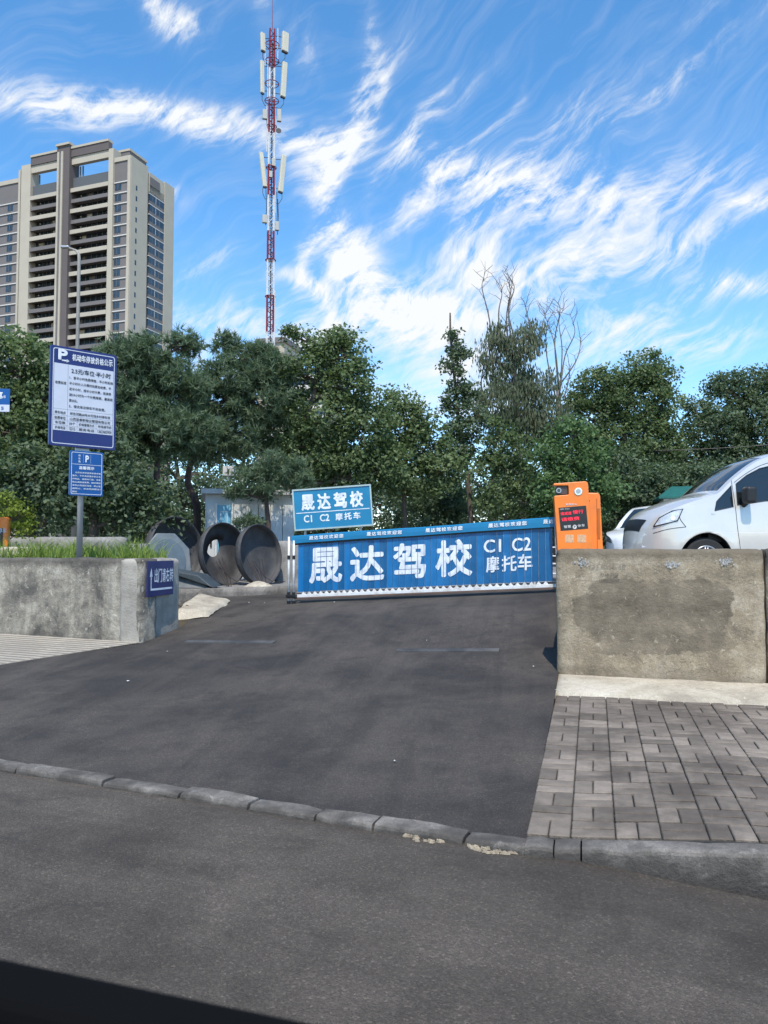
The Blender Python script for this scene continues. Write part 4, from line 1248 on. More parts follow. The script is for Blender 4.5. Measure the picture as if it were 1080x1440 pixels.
ya = R(57)
tank(254, 828, 16.5, 1.44, ya, R(-7), 'largest dark tank end, leftmost, partly hidden by the grey lid', depth=.30)
tank(321, 828, 16.2, 1.3, ya, R(-7), 'dark tank end with an oval hole in it, middle of three', hole=(-.16, .2, .2, .24), depth=.21)
tank(371, 828, 16.3, 1.27, ya, R(-7), 'dark tank end without hole, rightmost beside the barrier end post', depth=.21)
ld = thing('plastic_lid', P(240, 826, 15.2), 0, 'upright blue-grey ribbed plastic lid leaning on the largest tank end', 'lid')
ld.location.z = .70
Rl = Matrix.Rotation(R(38), 4, 'Z') @ Matrix.Rotation(R(-14), 4, 'X')
oct_ = [(.5 * math.cos(a) * 1.0, .55 + .58 * math.sin(a)) for a in [R(x) for x in (-67.5, -22.5, 22.5, 67.5, 112.5, 157.5, 202.5, 247.5)]]
bevel(MB().prism(oct_, lambda a, b, c: Rl @ Vector((a, c, b)), .06).build('panel', M['tank_lid'], ld), .02)
cir = [(.36 * math.cos(a), .55 + .42 * math.sin(a)) for a in lin(0, 6.02, 24)]
bevel(MB().prism(cir, lambda a, b, c: Rl @ Vector((a, -.02 + c, b)), .018).build('raised_disc', pm('lid_disc', (.10, .13, .15), .5), ld), .006)
ld = thing('plastic_lid', P(278, 826, 14.9), 0, 'dark folded plastic lid lying flat on its grey base at the low kerb', 'lid')
ld.location.z = .70
Rl = Matrix.Rotation(R(-8), 4, 'Z')
bevel(MB().add([Rl @ Vector(v) for v in ((-.55, -.2, 0), (.35, -.25, 0), (.3, .3, 0), (-.55, .3, 0), (-.5, -.12, .26), (.0, -.15, .16), (.0, .25, .18), (-.5, .25, .28))],
               [(3, 2, 1, 0), (4, 5, 6, 7), (0, 1, 5, 4), (1, 2, 6, 5), (2, 3, 7, 6), (3, 0, 4, 7)]).build('base', M['tank_lid'], ld), .02)
bevel(MB().add([Rl @ Vector(v) for v in ((-.5, -.22, .30), (.42, -.3, .02), (.38, .3, .03), (-.5, .3, .31), (-.48, -.2, .35), (.1, -.26, .25), (.1, .26, .26), (-.48, .28, .36))],
               [(3, 2, 1, 0), (4, 5, 6, 7), (0, 1, 5, 4), (1, 2, 6, 5), (2, 3, 7, 6), (3, 0, 4, 7)]).build('cover', pm('lid_dark', (.05, .065, .075), .5, var=.3), ld), .015)
for px, lb_ in ((322, 'bundle of bent dark rods leaning in the holed tank end'), (372, 'bundle of bent dark rods leaning in the rightmost tank end')):
    p = P(px, 826, 15.6); t = thing('rod_bundle', (p.x, p.y, .70), 0, lb_, 'rods')
    for k in range(5):
        x = -.25 + .05 * k + random.uniform(-.03, .03)
        pts = [(x + .22 - .03 * k, -.1, .0), (x + .04, .0, .26 + .05 * random.random()), (x - .12 + .05 * k * random.random(), .08, .46 + .14 * random.random())]
        MB().tube(pts, .008, 5).build('rod', M['rebar'], t)
    MB().tube([(-.2, -.05, .5), (0, -.05, .2), (.2, -.08, .08), (.42, -.1, .1)], .008, 5).build('rod', M['rebar'], t)
p = P(364, 826, 15.3); mb = MB()
vs = [Vector((.30 * math.cos(a) * rr, .16 * math.sin(a) * rr, .10 * (1 - rr ** 2) + .02 * random.random())) for rr in (1, .7, .35) for a in lin(0, 5.7, 12)]
mb.add(vs + [Vector((0, 0, .12))], [(j * 12 + k, j * 12 + (k + 1) % 12, (j + 1) * 12 + (k + 1) % 12, (j + 1) * 12 + k) for j in range(2) for k in range(12)] + [(24 + k, 24 + (k + 1) % 12, 36) for k in range(12)])
tag(mb.build('rubble_sack', M['ledge_mat'], loc=(p.x, p.y, .70)), 'small pale heap lying at the foot of the rightmost tank end', 'rubble')

# ------------------------------------------------------------------ white cabin behind the tanks
p = P(288, 775, 18.6)
cb = thing('site_cabin', (p.x, p.y, .70), R(12), 'white prefabricated cabin with a pale blue door behind the tank ends', 'cabin')
xr = (376 - 288) / F * 18.6; zt = P(300, 691, 18.6).z - .70
MB().box(0, xr + .6, .06, 3, 0, zt - .06).build('wall', M['shed_white'], cb)
for i in range(7):
    x = .68 + i * .29
    if x < xr + .5:
        MB().box(x, x + .27, .0, .058, .02, zt - .3).build('cladding_panel', M['shed_white'], cb)
MB().box(-.1, xr + .7, -.12, 3.1, zt - .055, zt + .06).build('roof', pm('shed_roof', (.5, .51, .51), .6), cb)
MB().box(.04, .23, .0, .058, .02, zt - .3).build('cladding_panel', M['shed_white'], cb)
dr = bevel(MB().box(.28, .60, .0, .055, .05, zt - .32).build('door', M['shed_blue'], cb), .004)
for (a, b) in ((.25, .9), (1.05, 1.65)):
    for q in ((.36, .372, a, b), (.508, .52, a, b), (.372, .508, a, a + .012), (.372, .508, b - .012, b)):
        MB().box(q[0], q[1], -.004, -.0005, q[2], q[3]).build('door_trim', M['white_metal'], dr)
MB().box(.235, .275, -.01, .058, .02, zt - .28).build('door_frame', M['white_metal'], cb)
MB().box(.605, .65, -.01, .058, .02, zt - .28).build('door_frame', M['white_metal'], cb)
MB().box(.12, .16, -.03, -.001, .8, 1.0).build('handle_box', M['dark_plastic'], cb)
MB().tube([(.5, .0, zt), (.75, .1, zt + .15), (.95, .1, zt + .4)], .02, 6).build('roof_pipe', M['white_metal'], cb)
p = P(321, 662, 24)
ub = thing('utility_box', (p.x, p.y, 0.6), 0, 'small white utility box on a pole above the cabin, among pine branches', 'box')
bevel(MB().box(-.17, .17, 0, .2, p.z - .75, p.z - .45).build('box_body', M['shed_white'], ub), .01)
MB().box(-.03, .03, -.02, -.001, p.z - .70, p.z - .55).build('box_label', M['dark_plastic'], ub)
MB().tube([(0, .1, 0), (0, .1, p.z - .75)], .04, 8).build('pole', M['galv'], ub)

# green roofed kiosk behind the van
p = P(935, 775, 21)
gk = thing('green_roofed_shed', (p.x, p.y, .97), R(-14), 'small pale shed with a green roof behind the van bonnet', 'shed')
zt = P(935, 699, 21).z - .97
MB().box(.0, 2.4, .05, 1.8, 0, zt).build('wall', M['shed_white'], gk)
MB().box(.75, 2.3, .02, .049, .4, zt - .25).build('window', M['glass_dark'], gk)
mb = MB(); mb.add([(-.15, -.2, zt), (2.6, -.2, zt), (2.6, 2.0, zt), (-.15, 2.0, zt), (.25, .5, zt + .32), (2.4, .5, zt + .32), (2.4, 1.6, zt + .32), (.25, 1.6, zt + .32), (-.15, -.2, zt - .05), (2.6, -.2, zt - .05), (2.6, 2, zt - .05), (-.15, 2, zt - .05)],
                  [(0, 1, 5, 4), (1, 2, 6, 5), (2, 3, 7, 6), (3, 0, 4, 7), (4, 5, 6, 7), (8, 9, 1, 0), (9, 10, 2, 1), (10, 11, 3, 2), (11, 8, 0, 3), (11, 10, 9, 8)])
mb.build('roof', M['green_roof'], gk)

# ------------------------------------------------------------------ vehicles


def fill2d(outer, holes=(), step=.07, res=1):
    c = bpy.data.curves.new('c', 'CURVE'); c.dimensions = '2D'; c.fill_mode = 'BOTH'
    for pts in [outer] + list(holes):
        sp_ = c.splines.new('POLY'); sp_.points.add(len(pts) - 1); sp_.use_cyclic_u = True
        for q, (a, b) in zip(sp_.points, pts):
            q.co = (a, b, 0, 1)
    o = bpy.data.objects.new('c', c); C.objects.link(o); bpy.context.view_layer.update()
    me = bpy.data.meshes.new_from_object(o.evaluated_get(bpy.context.evaluated_depsgraph_get()))
    bpy.data.objects.remove(o); bpy.data.curves.remove(c)
    bm = bmesh.new(); bm.from_mesh(me); bpy.data.meshes.remove(me)
    bmesh.ops.remove_doubles(bm, verts=bm.verts, dist=1e-4)
    xs = [v.co.x for v in bm.verts]; ys = [v.co.y for v in bm.verts]
    for ax, lo, hi in ((0, min(xs), max(xs)), (1, min(ys), max(ys))):
        t = lo + step
        while t < hi - .01:
            co = (t, 0, 0) if ax == 0 else (0, t, 0); no = (1, 0, 0) if ax == 0 else (0, 1, 0)
            bmesh.ops.bisect_plane(bm, geom=bm.verts[:] + bm.edges[:] + bm.faces[:], plane_co=co, plane_no=no); t += step
    return bm


def spl(pts, n=8):
    out = []
    for i in range(len(pts) - 1):
        p0, p1, p2, p3 = [Vector(pts[max(0, min(len(pts) - 1, k))]) for k in (i - 1, i, i + 1, i + 2)]
        for k in range(n):
            t = k / n
            out.append(tuple(.5 * ((2 * p1) + (p2 - p0) * t + (2 * p0 - 5 * p1 + 4 * p2 - p3) * t * t + (3 * p1 - p0 - 3 * p2 + p3) * t ** 3)))
    out.append(tuple(pts[-1]))
    return out


def vehicle(t, paint, prof, belt, Wd, wheels, rw, glass, windshield, door_cuts, lamp, sill=.27, lampmat='lamp_glass', taper=.42, tl=.75, tum=.2, extra=True, L=4.4):
    """local: x from nose (0) backwards, camera side is -y, z up"""
    top = spl(prof, 7)

    def W(x, z):
        w_ = Wd - .035 * ((z - .72) / .4) ** 2 if z < belt(x) else Wd - .035 * ((belt(x) - .72) / .4) ** 2 - (z - belt(x)) * tum
        if x < tl:
            w_ -= taper * (1 - max(0, x) / tl) ** 2.4
        if x > L - .3:
            w_ -= .12 * ((x - L + .3) / .3) ** 2
        # soft flare above the wheels
        for wx in wheels:
            dd = math.hypot(x - wx, z - rw)
            w_ += .022 * math.exp(-((dd - rw - .1) / .08) ** 2)
        return w_
    outline = top + [(L, sill)]
    # bottom with wheel arches
    ra = rw + .075
    def arch(wx):
        a0 = math.asin(max(-1, (sill - rw) / ra))
        return [(wx + ra * math.cos(a), rw + ra * math.sin(a)) for a in lin(a0, math.pi - a0, 22)]
    bot = []
    for wx in sorted(wheels, reverse=True):
        bot += arch(wx)
    outline = outline + bot
    bm = fill2d(outline, glass, .06)
    for side in (-1, 1):
        b2_ = bm.copy()
        for v in b2_.verts:
            x, z = v.co.x, v.co.y; v.co = (x, side * W(x, z), z)
        bmesh.ops.recalc_face_normals(b2_, faces=b2_.faces)
        if b2_.faces and sum(f.normal.y for f in b2_.faces) * side < 0:
            bmesh.ops.reverse_faces(b2_, faces=b2_.faces)
        me = bpy.data.meshes.new('body_side'); b2_.to_mesh(me); b2_.free(); me.materials.append(paint); me.shade_smooth()
        o = bpy.data.objects.new('body_side', me); link(o, t)
        for g in glass:
            gb = fill2d(g, (), .09)
            for v in gb.verts:
                x, z = v.co.x, v.co.y; v.co = (x, side * (W(x, z) - .008), z)
            me = bpy.data.meshes.new('side_window'); gb.to_mesh(me); gb.free(); me.materials.append(M['glass_dark']); me.shade_smooth()
            link(bpy.data.objects.new('side_window', me), t)
            sl = MB(); sl.tube([(x, side * (W(x, z) + .001), z) for x, z in g + [g[0]]], .007, 5, cap=False); sl.build('window_seal', M['dark_plastic'], t)
    # top skin
    ny = 14; vs = []; mi = []
    for (x, z) in top:
        hw_ = W(x, z)
        i_ = top.index((x, z)); a = Vector(top[max(0, i_ - 1)]); b = Vector(top[min(len(top) - 1, i_ + 1)]); tg = (b - a).normalized(); nr = Vector((-tg.y, tg.x))
        for k in range(ny + 1):
            s_ = -1 + 2 * k / ny; cr = .045 * (1 - abs(s_) ** 2.6) * (1.6 if x < tl else 1)
            if x < tl * .5: cr += .03 * (1 - x / (tl * .5)) * (1 - s_ * s_)
            if z < .5: cr = .12 * (1 - s_ * s_)
            vs.append((x + nr.x * cr, s_ * hw_, z + nr.y * cr))
    fs = []; gi = []
    for j in range(len(top) - 1):
        for k in range(ny):
            g_ = windshield[0] <= (top[j][0] + top[j + 1][0]) / 2 <= windshield[1] and 0 < k < ny - 1 and top[j][1] > .9
            (gi if g_ else fs).append((j * (ny + 1) + k, j * (ny + 1) + k + 1, (j + 1) * (ny + 1) + k + 1, (j + 1) * (ny + 1) + k))
    MB().add(vs, fs).build('roof_and_bonnet', paint, t, smooth=True)
    MB().add([(v[0], v[1], v[2] - .004) for v in vs], gi).build('windscreen', M['glass_dark'], t, smooth=True)
    for pts in door_cuts:
        q = spl(pts, 5)
        MB().tube([(x, -W(x, z) - .0005, z) for x, z in q], .005, 5).build('panel_gap', M['dark_plastic'], t)
    for wx in wheels:
        for side in (-1, 1):
            wl = MB(); cy = side * (Wd - .13); n = 36
            wl.tube([(wx, cy - side * .1, rw), (wx, cy - side * .09, rw), (wx, cy + side * .08, rw), (wx, cy + side * .1, rw)], [rw - .03, rw, rw, rw - .035], n)
            wo = wl.build('wheel', M['tyre'], t)
            rm = MB(); rm.tube([(wx, cy + side * .085, rw), (wx, cy + side * .104, rw)], [rw * .62, rw * .60], 28)
            ro = rm.build('rim', M['dark_plastic'], wo)
            sp2 = MB()
            for k in range(5):
                a = k / 5 * 2 * math.pi + .3
                for da in (-.12, .12):
                    sp2.tube([(wx, cy + side * .112, rw), (wx + math.cos(a + da) * rw * .6, cy + side * .108, rw + math.sin(a + da) * rw * .6)], [.022, .012], 6)
            sp2.tube([(wx + math.cos(a) * rw * .6, cy + side * .106, rw + math.sin(a) * rw * .6) for a in lin(0, 2 * math.pi, 29)], .012, 6, cap=False)
            sp2.build('spokes', M['rim'], wo, smooth=True)
            ar = MB(); ar.tube([(wx + (ra - .0) * math.cos(a), side * (W(wx + ra * math.cos(a), rw + ra * math.sin(a)) - .012), rw + ra * math.sin(a)) for a in lin(0.0, math.pi, 24)], .012, 5)
            ar.build('arch_lip', M['dark_plastic'], t)
            li = MB(); a_ = lin(-.3, math.pi + .3, 20)
            li.add([(wx + ra * math.cos(a), side * y, rw + ra * math.sin(a)) for y in (Wd - .03, Wd - .35) for a in a_] + [(wx, side * (Wd - .35), rw)],
                   [(k, k + 1, k + 21, k + 20) for k in range(19)] + [(20 + k, 21 + k, 40) for k in range(19)])
            li.build('wheel_well', M['dark_plastic'], t, fix=False)
    if lamp:
        for side in (-1, 1):
            lm = fill2d(lamp, (), .04)
            for v in lm.verts:
                x, z = v.co.x, v.co.y; v.co = (x - .01, side * (W(x, z) + .006), z)
            me = bpy.data.meshes.new('headlight'); lm.to_mesh(me); lm.free(); me.materials.append(M[lampmat]); me.shade_smooth()
            hl = bpy.data.objects.new('headlight', me); link(hl, t)
            MB().tube([(x - .01, side * (W(x, z) + .006), z) for x, z in lamp + [lamp[0]]], .009, 5, cap=False).build('lamp_trim', M['dark_plastic'], hl)
            c_ = Vector((sum(a for a, b in lamp) / len(lamp), sum(b for a, b in lamp) / len(lamp)))
            MB().tube([(c_.x + .05, side * (W(c_.x + .05, c_.y) + .0), c_.y), (c_.x + .04, side * (W(c_.x + .05, c_.y) + .015), c_.y)], .035, 16).build('lamp_bulb', M['chrome'], hl)
    MB().box(.25, L - .2, -Wd + .1, Wd - .1, sill - .06, sill + .02).build('underbody', M['dark_plastic'], t)
    MB().box(.9, L - .5, -Wd + .12, Wd - .12, sill + .3, .9).build('cabin_interior', M['dark_plastic'], t)
    MB().add([(L + .002, -.7, .4), (L + .002, .7, .4), (L - .05, .6, prof[-1][1] - .12), (L - .05, -.6, prof[-1][1] - .12), (L - .2, 0, .9)], [(0, 1, 4), (1, 2, 4), (2, 3, 4), (3, 0, 4)]).build('tail_panel', paint, t)
    return W


van = thing('parked_van', (3.94, 12.42, .97), R(2), 'silver minivan parked on the raised yard above the right wall', 'van')
vprof = [(.16, .20), (.045, .32), (.0, .50), (.02, .68), (.07, .82), (.2, .97), (.5, 1.12), (.9, 1.25), (1.06, 1.31), (1.3, 1.52), (1.62, 1.75), (1.9, 1.87), (2.3, 1.94), (3.2, 1.95), (4.1, 1.90), (4.36, 1.78), (4.4, 1.3), (4.4, .5)]
bl = lambda x: 1.08 + .1 * sm((x - 1.1) / .8)
g1 = [(1.02, 1.085), (1.24, 1.11), (1.26, 1.50), (1.235, 1.47)]
g1 = [(.96, 1.03), (1.245, 1.09), (1.25, 1.415), (1.0, 1.17)]
g2 = [(1.31, 1.115), (1.75, 1.18), (2.28, 1.20), (2.28, 1.74), (1.95, 1.735), (1.72, 1.68), (1.50, 1.57), (1.325, 1.44)]
g3 = [(2.4, 1.2), (3.25, 1.2), (3.25, 1.72), (2.4, 1.74)]
g4 = [(3.4, 1.2), (4.05, 1.2), (3.98, 1.66), (3.4, 1.7)]
Wv = vehicle(van, M['car_silver'], vprof, bl, .84, (.82, 3.52), .315, [g1, g2, g3, g4], (1.08, 1.82),
             [[(1.262, 1.49), (1.275, 1.1), (1.29, .75), (1.35, .32)], [(1.3, 1.46), (1.5, 1.6), (1.75, 1.73), (2.0, 1.79), (2.33, 1.8)], [(2.34, 1.8), (2.34, 1.1), (2.34, .35)], [(.12, .70), (.3, .76), (.52, .79)], [(.52, .79), (.46, .88), (.44, .94)]],
             [(.13, .80), (.25, .835), (.42, .885), (.50, 1.06), (.36, 1.03), (.2, .93)])
m_ = MB(); y0 = -Wv(1.45, 1.2)
mr = bevel(MB().box(1.34, 1.50, y0 - .26, y0 - .06, 1.13, 1.38).build('side_mirror', M['dark_plastic'], van), .045, 4)
MB().tube([(1.42, y0 - .1, 1.16), (1.40, y0 + .03, 1.10)], [.035, .045], 8).build('mirror_arm', M['dark_plastic'], mr)
mb = MB(); mb.add([(.93 + .035 * math.cos(a), -Wv(.95, .97) - .005, .985 + .014 * math.sin(a)) for a in lin(0, 6, 14)], [tuple(range(14))]); mb.build('side_marker', M['lamp_glass'], van)
bevel(MB().box(1.5, 1.62, -Wv(1.6, .98) - .02, -Wv(1.6, .98) + .01, .97, 1.0).build('door_handle', M['car_silver'], van), .006).location = (.55, 0, .02)
tp_ = [q for q in spl(vprof, 7) if .70 < q[1] < .90 and q[0] < .3]
gv = []
for (x, z) in tp_:
    for k in range(13):
        s_ = -.8 + k / 7.5; hw_ = Wv(x, z) * .99; cr = .045 * (1 - abs(s_) ** 2.6) * 1.6 + .03 * (1 - x / .375) * (1 - s_ * s_)
        gv.append((x - cr * .85 - .008, s_ * hw_, z + cr * .5 + .004))
MB().add(gv, [(j * 13 + k, j * 13 + k + 1, (j + 1) * 13 + k + 1, (j + 1) * 13 + k) for j in range(len(tp_) - 1) for k in range(12)]).build('grille', M['dark_plastic'], van, smooth=True)
car = thing('parked_car', (*P(890, 775, 17.2).xy, .97), R(50), 'white hatchback mostly hidden behind the silver van nose', 'car')
cprof = [(.12, .2), (.0, .42), (.02, .62), (.12, .74), (.5, .86), (1.0, .95), (1.25, 1.15), (1.7, 1.42), (2.1, 1.5), (3.0, 1.5), (3.7, 1.4), (4.05, 1.05), (4.1, .5)]
vehicle(car, M['car_white'], cprof, lambda x: .95, .86, (.8, 3.3), .31, [[(1.35, .97), (2.2, .99), (2.2, 1.38), (1.85, 1.35)], [(2.3, .99), (3.4, 1.0), (3.2, 1.33), (2.3, 1.38)]], (1.02, 1.68),
        [[(1.3, .95), (1.32, .3)], [(2.25, 1.4), (2.25, .3)]], [(.06, .62), (.3, .66), (.62, .80), (.4, .80), (.12, .74)], L=4.1, lampmat='lamp_smoked')

# ------------------------------------------------------------------ telecom mast
MY = 60.0
mp = P(381, 300, MY)
mast = thing('telecom_mast', (mp.x, MY, .6), R(12), 'tall red and white lattice telecom mast with antennas above the trees', 'mast')
zr = lambda row: P(381, row, MY).z - .6
secs = [(775, 468, 'mast_white'), (468, 417, 'mast_red'), (417, 366, 'mast_white'), (366, 326, 'mast_red'), (326, 276, 'mast_white'), (276, 233, 'mast_red'), (233, 188, 'mast_white'), (188, 141, 'mast_red'), (141, 97, 'mast_white'), (97, 42, 'mast_red')]
hwf = lambda z: .31 - .13 * min(1, z / 40)
for r0, r1, mt in secs:
    z0, z1 = zr(r0), zr(r1); z0 = max(z0, 0)
    mb = MB()
    for sx in (-1, 1):
        for sy in (-1, 1):
            mb.tube([(sx * hwf(z0), sy * hwf(z0), z0), (sx * hwf(z1), sy * hwf(z1), z1)], .065, 5)
    n = max(1, int((z1 - z0) / .55))
    for i in range(n):
        a, b = z0 + (z1 - z0) * i / n, z0 + (z1 - z0) * (i + 1) / n; h0, h1 = hwf(a), hwf(b)
        cs = [(-1, -1), (1, -1), (1, 1), (-1, 1)]
        for k in range(4):
            c0, c1 = cs[k], cs[(k + 1) % 4]
            mb.tube([(c0[0] * h0, c0[1] * h0, a), (c1[0] * h0, c1[1] * h0, a)], .032, 3, cap=False)
            if i % 2 == k % 2: c0, c1 = c1, c0
            mb.tube([(c0[0] * h0, c0[1] * h0, a), (c1[0] * h1, c1[1] * h1, b)], .032, 3, cap=False)
    mb.build('lattice_section', M[mt], mast)
MB().tube([(0.02, 0, zr(480)), (0.02, 0, zr(60))], .05, 6).build('cable_run', M['mast_dark'], mast)
MB().tube([(0.3, -.3, 0), (0.33, -.3, zr(410))], .035, 6).build('side_conduit', M['mast_white'], mast)
MB().tube([(0, 0, zr(42)), (0, 0, zr(-10))], [.03, .012], 6).build('lightning_rod', M['mast_red'], mast)
U = MY / F
for (x, r0, r1, yaw, wd, tilt, dep) in ((-13.5, 50, 75, 35, .38, 2, .2), (18.5, 45, 72, -30, .55, 2, .24), (-14, 89, 134, 35, .32, 1, .18), (17, 87, 136, -30, .42, 3, .22), (-12, 217, 265, 30, .34, 7, .2), (15.5, 218, 270, -30, .4, 5, .22)):
    z0, z1 = zr(r1), zr(r0); xx = x * U; sgn = 1 if x > 0 else -1
    rt2 = Matrix.Translation((xx, -.15, (z0 + z1) / 2)) @ Matrix.Rotation(R(tilt) * sgn, 4, 'Y') @ Matrix.Rotation(R(-yaw if x > 0 else yaw) * .9, 4, 'Z')
    an = bevel(MB().box(-wd / 2, wd / 2, -dep / 2, dep / 2, -(z1 - z0) / 2, (z1 - z0) / 2, rot=rt2).build('panel_antenna', M['antenna'], mast), .04, 3)
    MB().box(-wd / 2 + .03, wd / 2 - .03, -dep / 2 + .02, dep / 2 - .02, -(z1 - z0) / 2 - .1, -(z1 - z0) / 2 - .002, rot=rt2).build('connector_block', M['mast_dark'], an)
    for zz in (z0 + .3, z1 - .3):
        MB().tube([(sgn * .2, 0, zz), (xx, 0, zz)], .03, 5).build('antenna_bracket', M['mast_dark'], an)
    MB().tube([(xx, -.1, z0 - .05), (xx * 1.0, -.1, z0 - .5), (xx * .7, 0, z0 - .9), (sgn * .15, 0, z0 - .8)], .025, 5).build('feeder_cable', M['mast_dark'], an)
for (x, r0, r1, wd) in ((-10, 158, 171, .36), (10.5, 155, 172, .32), (-9, 305, 316, .38), (8.5, 313, 325, .3), (3, 225, 236, .3), (-1, 243, 252, .25)):
    bevel(MB().box(x * U - wd / 2, x * U + wd / 2, -.35, -.1, zr(r1), zr(r0)).build('radio_unit', pm('radio_grey', (.4, .4, .37), .6), mast), .02)
for x, r0, r1 in ((-10, 60, 95), (8, 40, 85), (-6, 85, 140), (-7, 150, 215), (5, 150, 210), (8, 270, 325), (6, 260, 300), (-7.5, 268, 318), (9.5, 280, 330)):
    dk = abs(x) in (8, 7.5, 9.5) and r0 > 250
    MB().tube([(x * U, -.1, zr(r1)), (x * U + (.06 if dk else 0), -.1, (zr(r0) + zr(r1)) / 2), (x * U, -.1, zr(r0))], .03 if dk else .035, 5).build('mounting_pipe' if not dk else 'feeder_cable', M['mast_dark'] if dk else M['mast_white'], mast)
for r in (63, 86, 142, 118, 178, 236, 366, 417):
    mb = MB(); rr = .55 if r < 150 else .4
    mb.tube([(rr * math.cos(a), rr * math.sin(a), zr(r)) for a in lin(0, 2 * math.pi, 13)], .035, 5, cap=False)
    mb.tube([(-rr, 0, zr(r)), (rr, 0, zr(r))], .03, 4)
    mb.build('ring_frame', M['mast_red'], mast)
mb = MB(); c_ = (9.5 * U, -.3, zr(187)); mb.tube([(c_[0], c_[1], c_[2]), (c_[0], c_[1] - .15, c_[2])], [.1, .22], 14); mb.build('small_dish', M['mast_dark'], mast)

# ------------------------------------------------------------------ street lamp
p = P(104, 775, 26); zt = P(109, 347, 26).z
lp = thing('street_lamp', (p.x - .02, 26, .7), 0, 'tall grey street lamp with a short arm in front of the tower block', 'street lamp')
MB().tube([(0, 0, 0), (.0, 0, zt - 1.1), (-.02, 0, zt - .95), (-.12, 0, zt - .82), (-.3, 0, zt - .76), (-.42, 0, zt - .72)], [.08, .055, .05, .036, .032, .028], 10).build('pole', pm('lamp_grey', (.3, .28, .25), .6), lp, smooth=True)
bevel(MB().box(-.62, -.34, -.08, .08, zt - .75, zt - .68).build('lamp_head', M['grey_metal'], lp), .02)

# ------------------------------------------------------------------ tower block
T0 = Vector((-66.1, 200.0)); ta = R(-20)
tw = thing('tower_block', (*T0, 1), ta, 'tall cream and grey residential tower block left of the mast', 'building')


def tb(name, x0, x1, y0, y1, z0, z1, mt, par=None):
    return MB().box(x0, x1, y0, y1, z0, z1).build(name, M[mt], par or tw)


FP = 2.86; TOP = 104.0
tb('core', -58, -.4, 2.2, 18.6, 0, 100, 'bld_grey'); tb('core', -.4, -.05, 7.8, 14.3, 0, 99.5, 'bld_slate')
# side face (right)
tb('corner_pier', -1.4, 0, -.0, 6.9, 0, TOP, 'bld_cream')
tb('corner_pier', -2.2, -.45, 6.9, 7.6, 0, TOP + .5, 'bld_cream')
tb('end_pier', -1.6, .1, 14.4, 18.7, 0, TOP - .6, 'bld_cream')
tb('bay_head', -1.4, -.05, 7.6, 14.4, 97.6, TOP - 1, 'bld_cream')
tb('bay_cap', -1.0, .15, 7.7, 12.0, 99.5, TOP - 2.2, 'bld_grey')
tb('back_wall', -58, -1.6, 18.6, 18.75, 0, 102, 'bld_cream')
z = 97.2; fl = 0
while z > 20:
    tb('side_floor_band', -.6, .0, 7.6, 14.4, z - .12, z + .12, 'bld_white')
    s_ = tb('side_window', -.3, -.04, 7.8, 11.9, z - 1.9, z - .13, 'bld_glass')
    for yy in (9.1, 10.5):
        tb('mullion', -.35, .0, yy, yy + .12, z - 1.9, z - .13, 'bld_white' if yy > 10 else 'bld_frame', s_)
    tb('side_window', -.3, -.04, 12.5, 14.1, z - 1.9, z - .13, 'bld_glass')
    tb('side_spandrel', -.4, -.02, 7.8, 14.2, z - FP + .14, z - 1.92, 'bld_grey')
    tb('slit_window', -.05, .02, 1.9, 2.5, z - 1.7, z - .4, 'bld_glass')
    z -= FP
# front face
tb('edge_pier', -1.0, -.1, -.3, -.02, 0, TOP, 'bld_cream')
segs = [(-5.2, -1.0), (-41.6 - 4, -37.2), (-58, -49)]
for k, (xa, xb) in enumerate([(-5.2, -1.0), (-45.5, -37.2)]):
    tb('grey_panel', xa, xb, -.1, 2.2, 0, TOP - 1.2, 'bld_grey')
    tb('panel_coping', xa, xb, -.35, -.1, TOP - 1.2, TOP, 'bld_cream')
    z = 97.2
    while z > 20:
        tb('floor_band', xa, xb, -.32, -.102, z - .14, z + .14, 'bld_white')
        wx0 = xa + (.25 if k == 0 else 4.0)
        s_ = tb('window', wx0, wx0 + 1.9, -.16, -.102, z - 2.0, z - .35, 'bld_glass')
        tb('mullion', wx0 + .9, wx0 + 1.02, -.24, -.165, z - 2.0, z - .35, 'bld_frame', s_)
        z -= FP
tb('pier', -6.7, -5.2, -.8, 2.2, 0, 106.5, 'bld_cream')
tb('pier', -36.2, -32.9, -.8, 2.2, 0, 107, 'bld_cream'); tb('pier', -37.2, -36.5, -.8, 2.2, 0, 106, 'bld_cream'); tb('pier_seam', -36.5, -36.2, -.4, 2.2, 0, 106, 'bld_brown')
tb('central_pier', -23.2, -19.0, -1.5, 2.2, 0, 109.6, 'bld_brown')
tb('central_pier_strip', -21.6, -21.0, -1.8, -1.505, 0, 108.0, 'bld_cream'); tb('central_pier_strip', -22.9, -22.3, -1.8, -1.505, 0, 108.0, 'bld_cream')
tb('central_pier_face', -22.3, -21.6, -1.65, -1.506, 0, 107.7, 'bld_grey')
tb('pier_cap', -23.4, -18.8, -1.9, 2.4, 109.6, 110.2, 'bld_cream')
tb('end_wall', -58, -45.5, -.5, 2.2, 0, TOP, 'bld_cream')
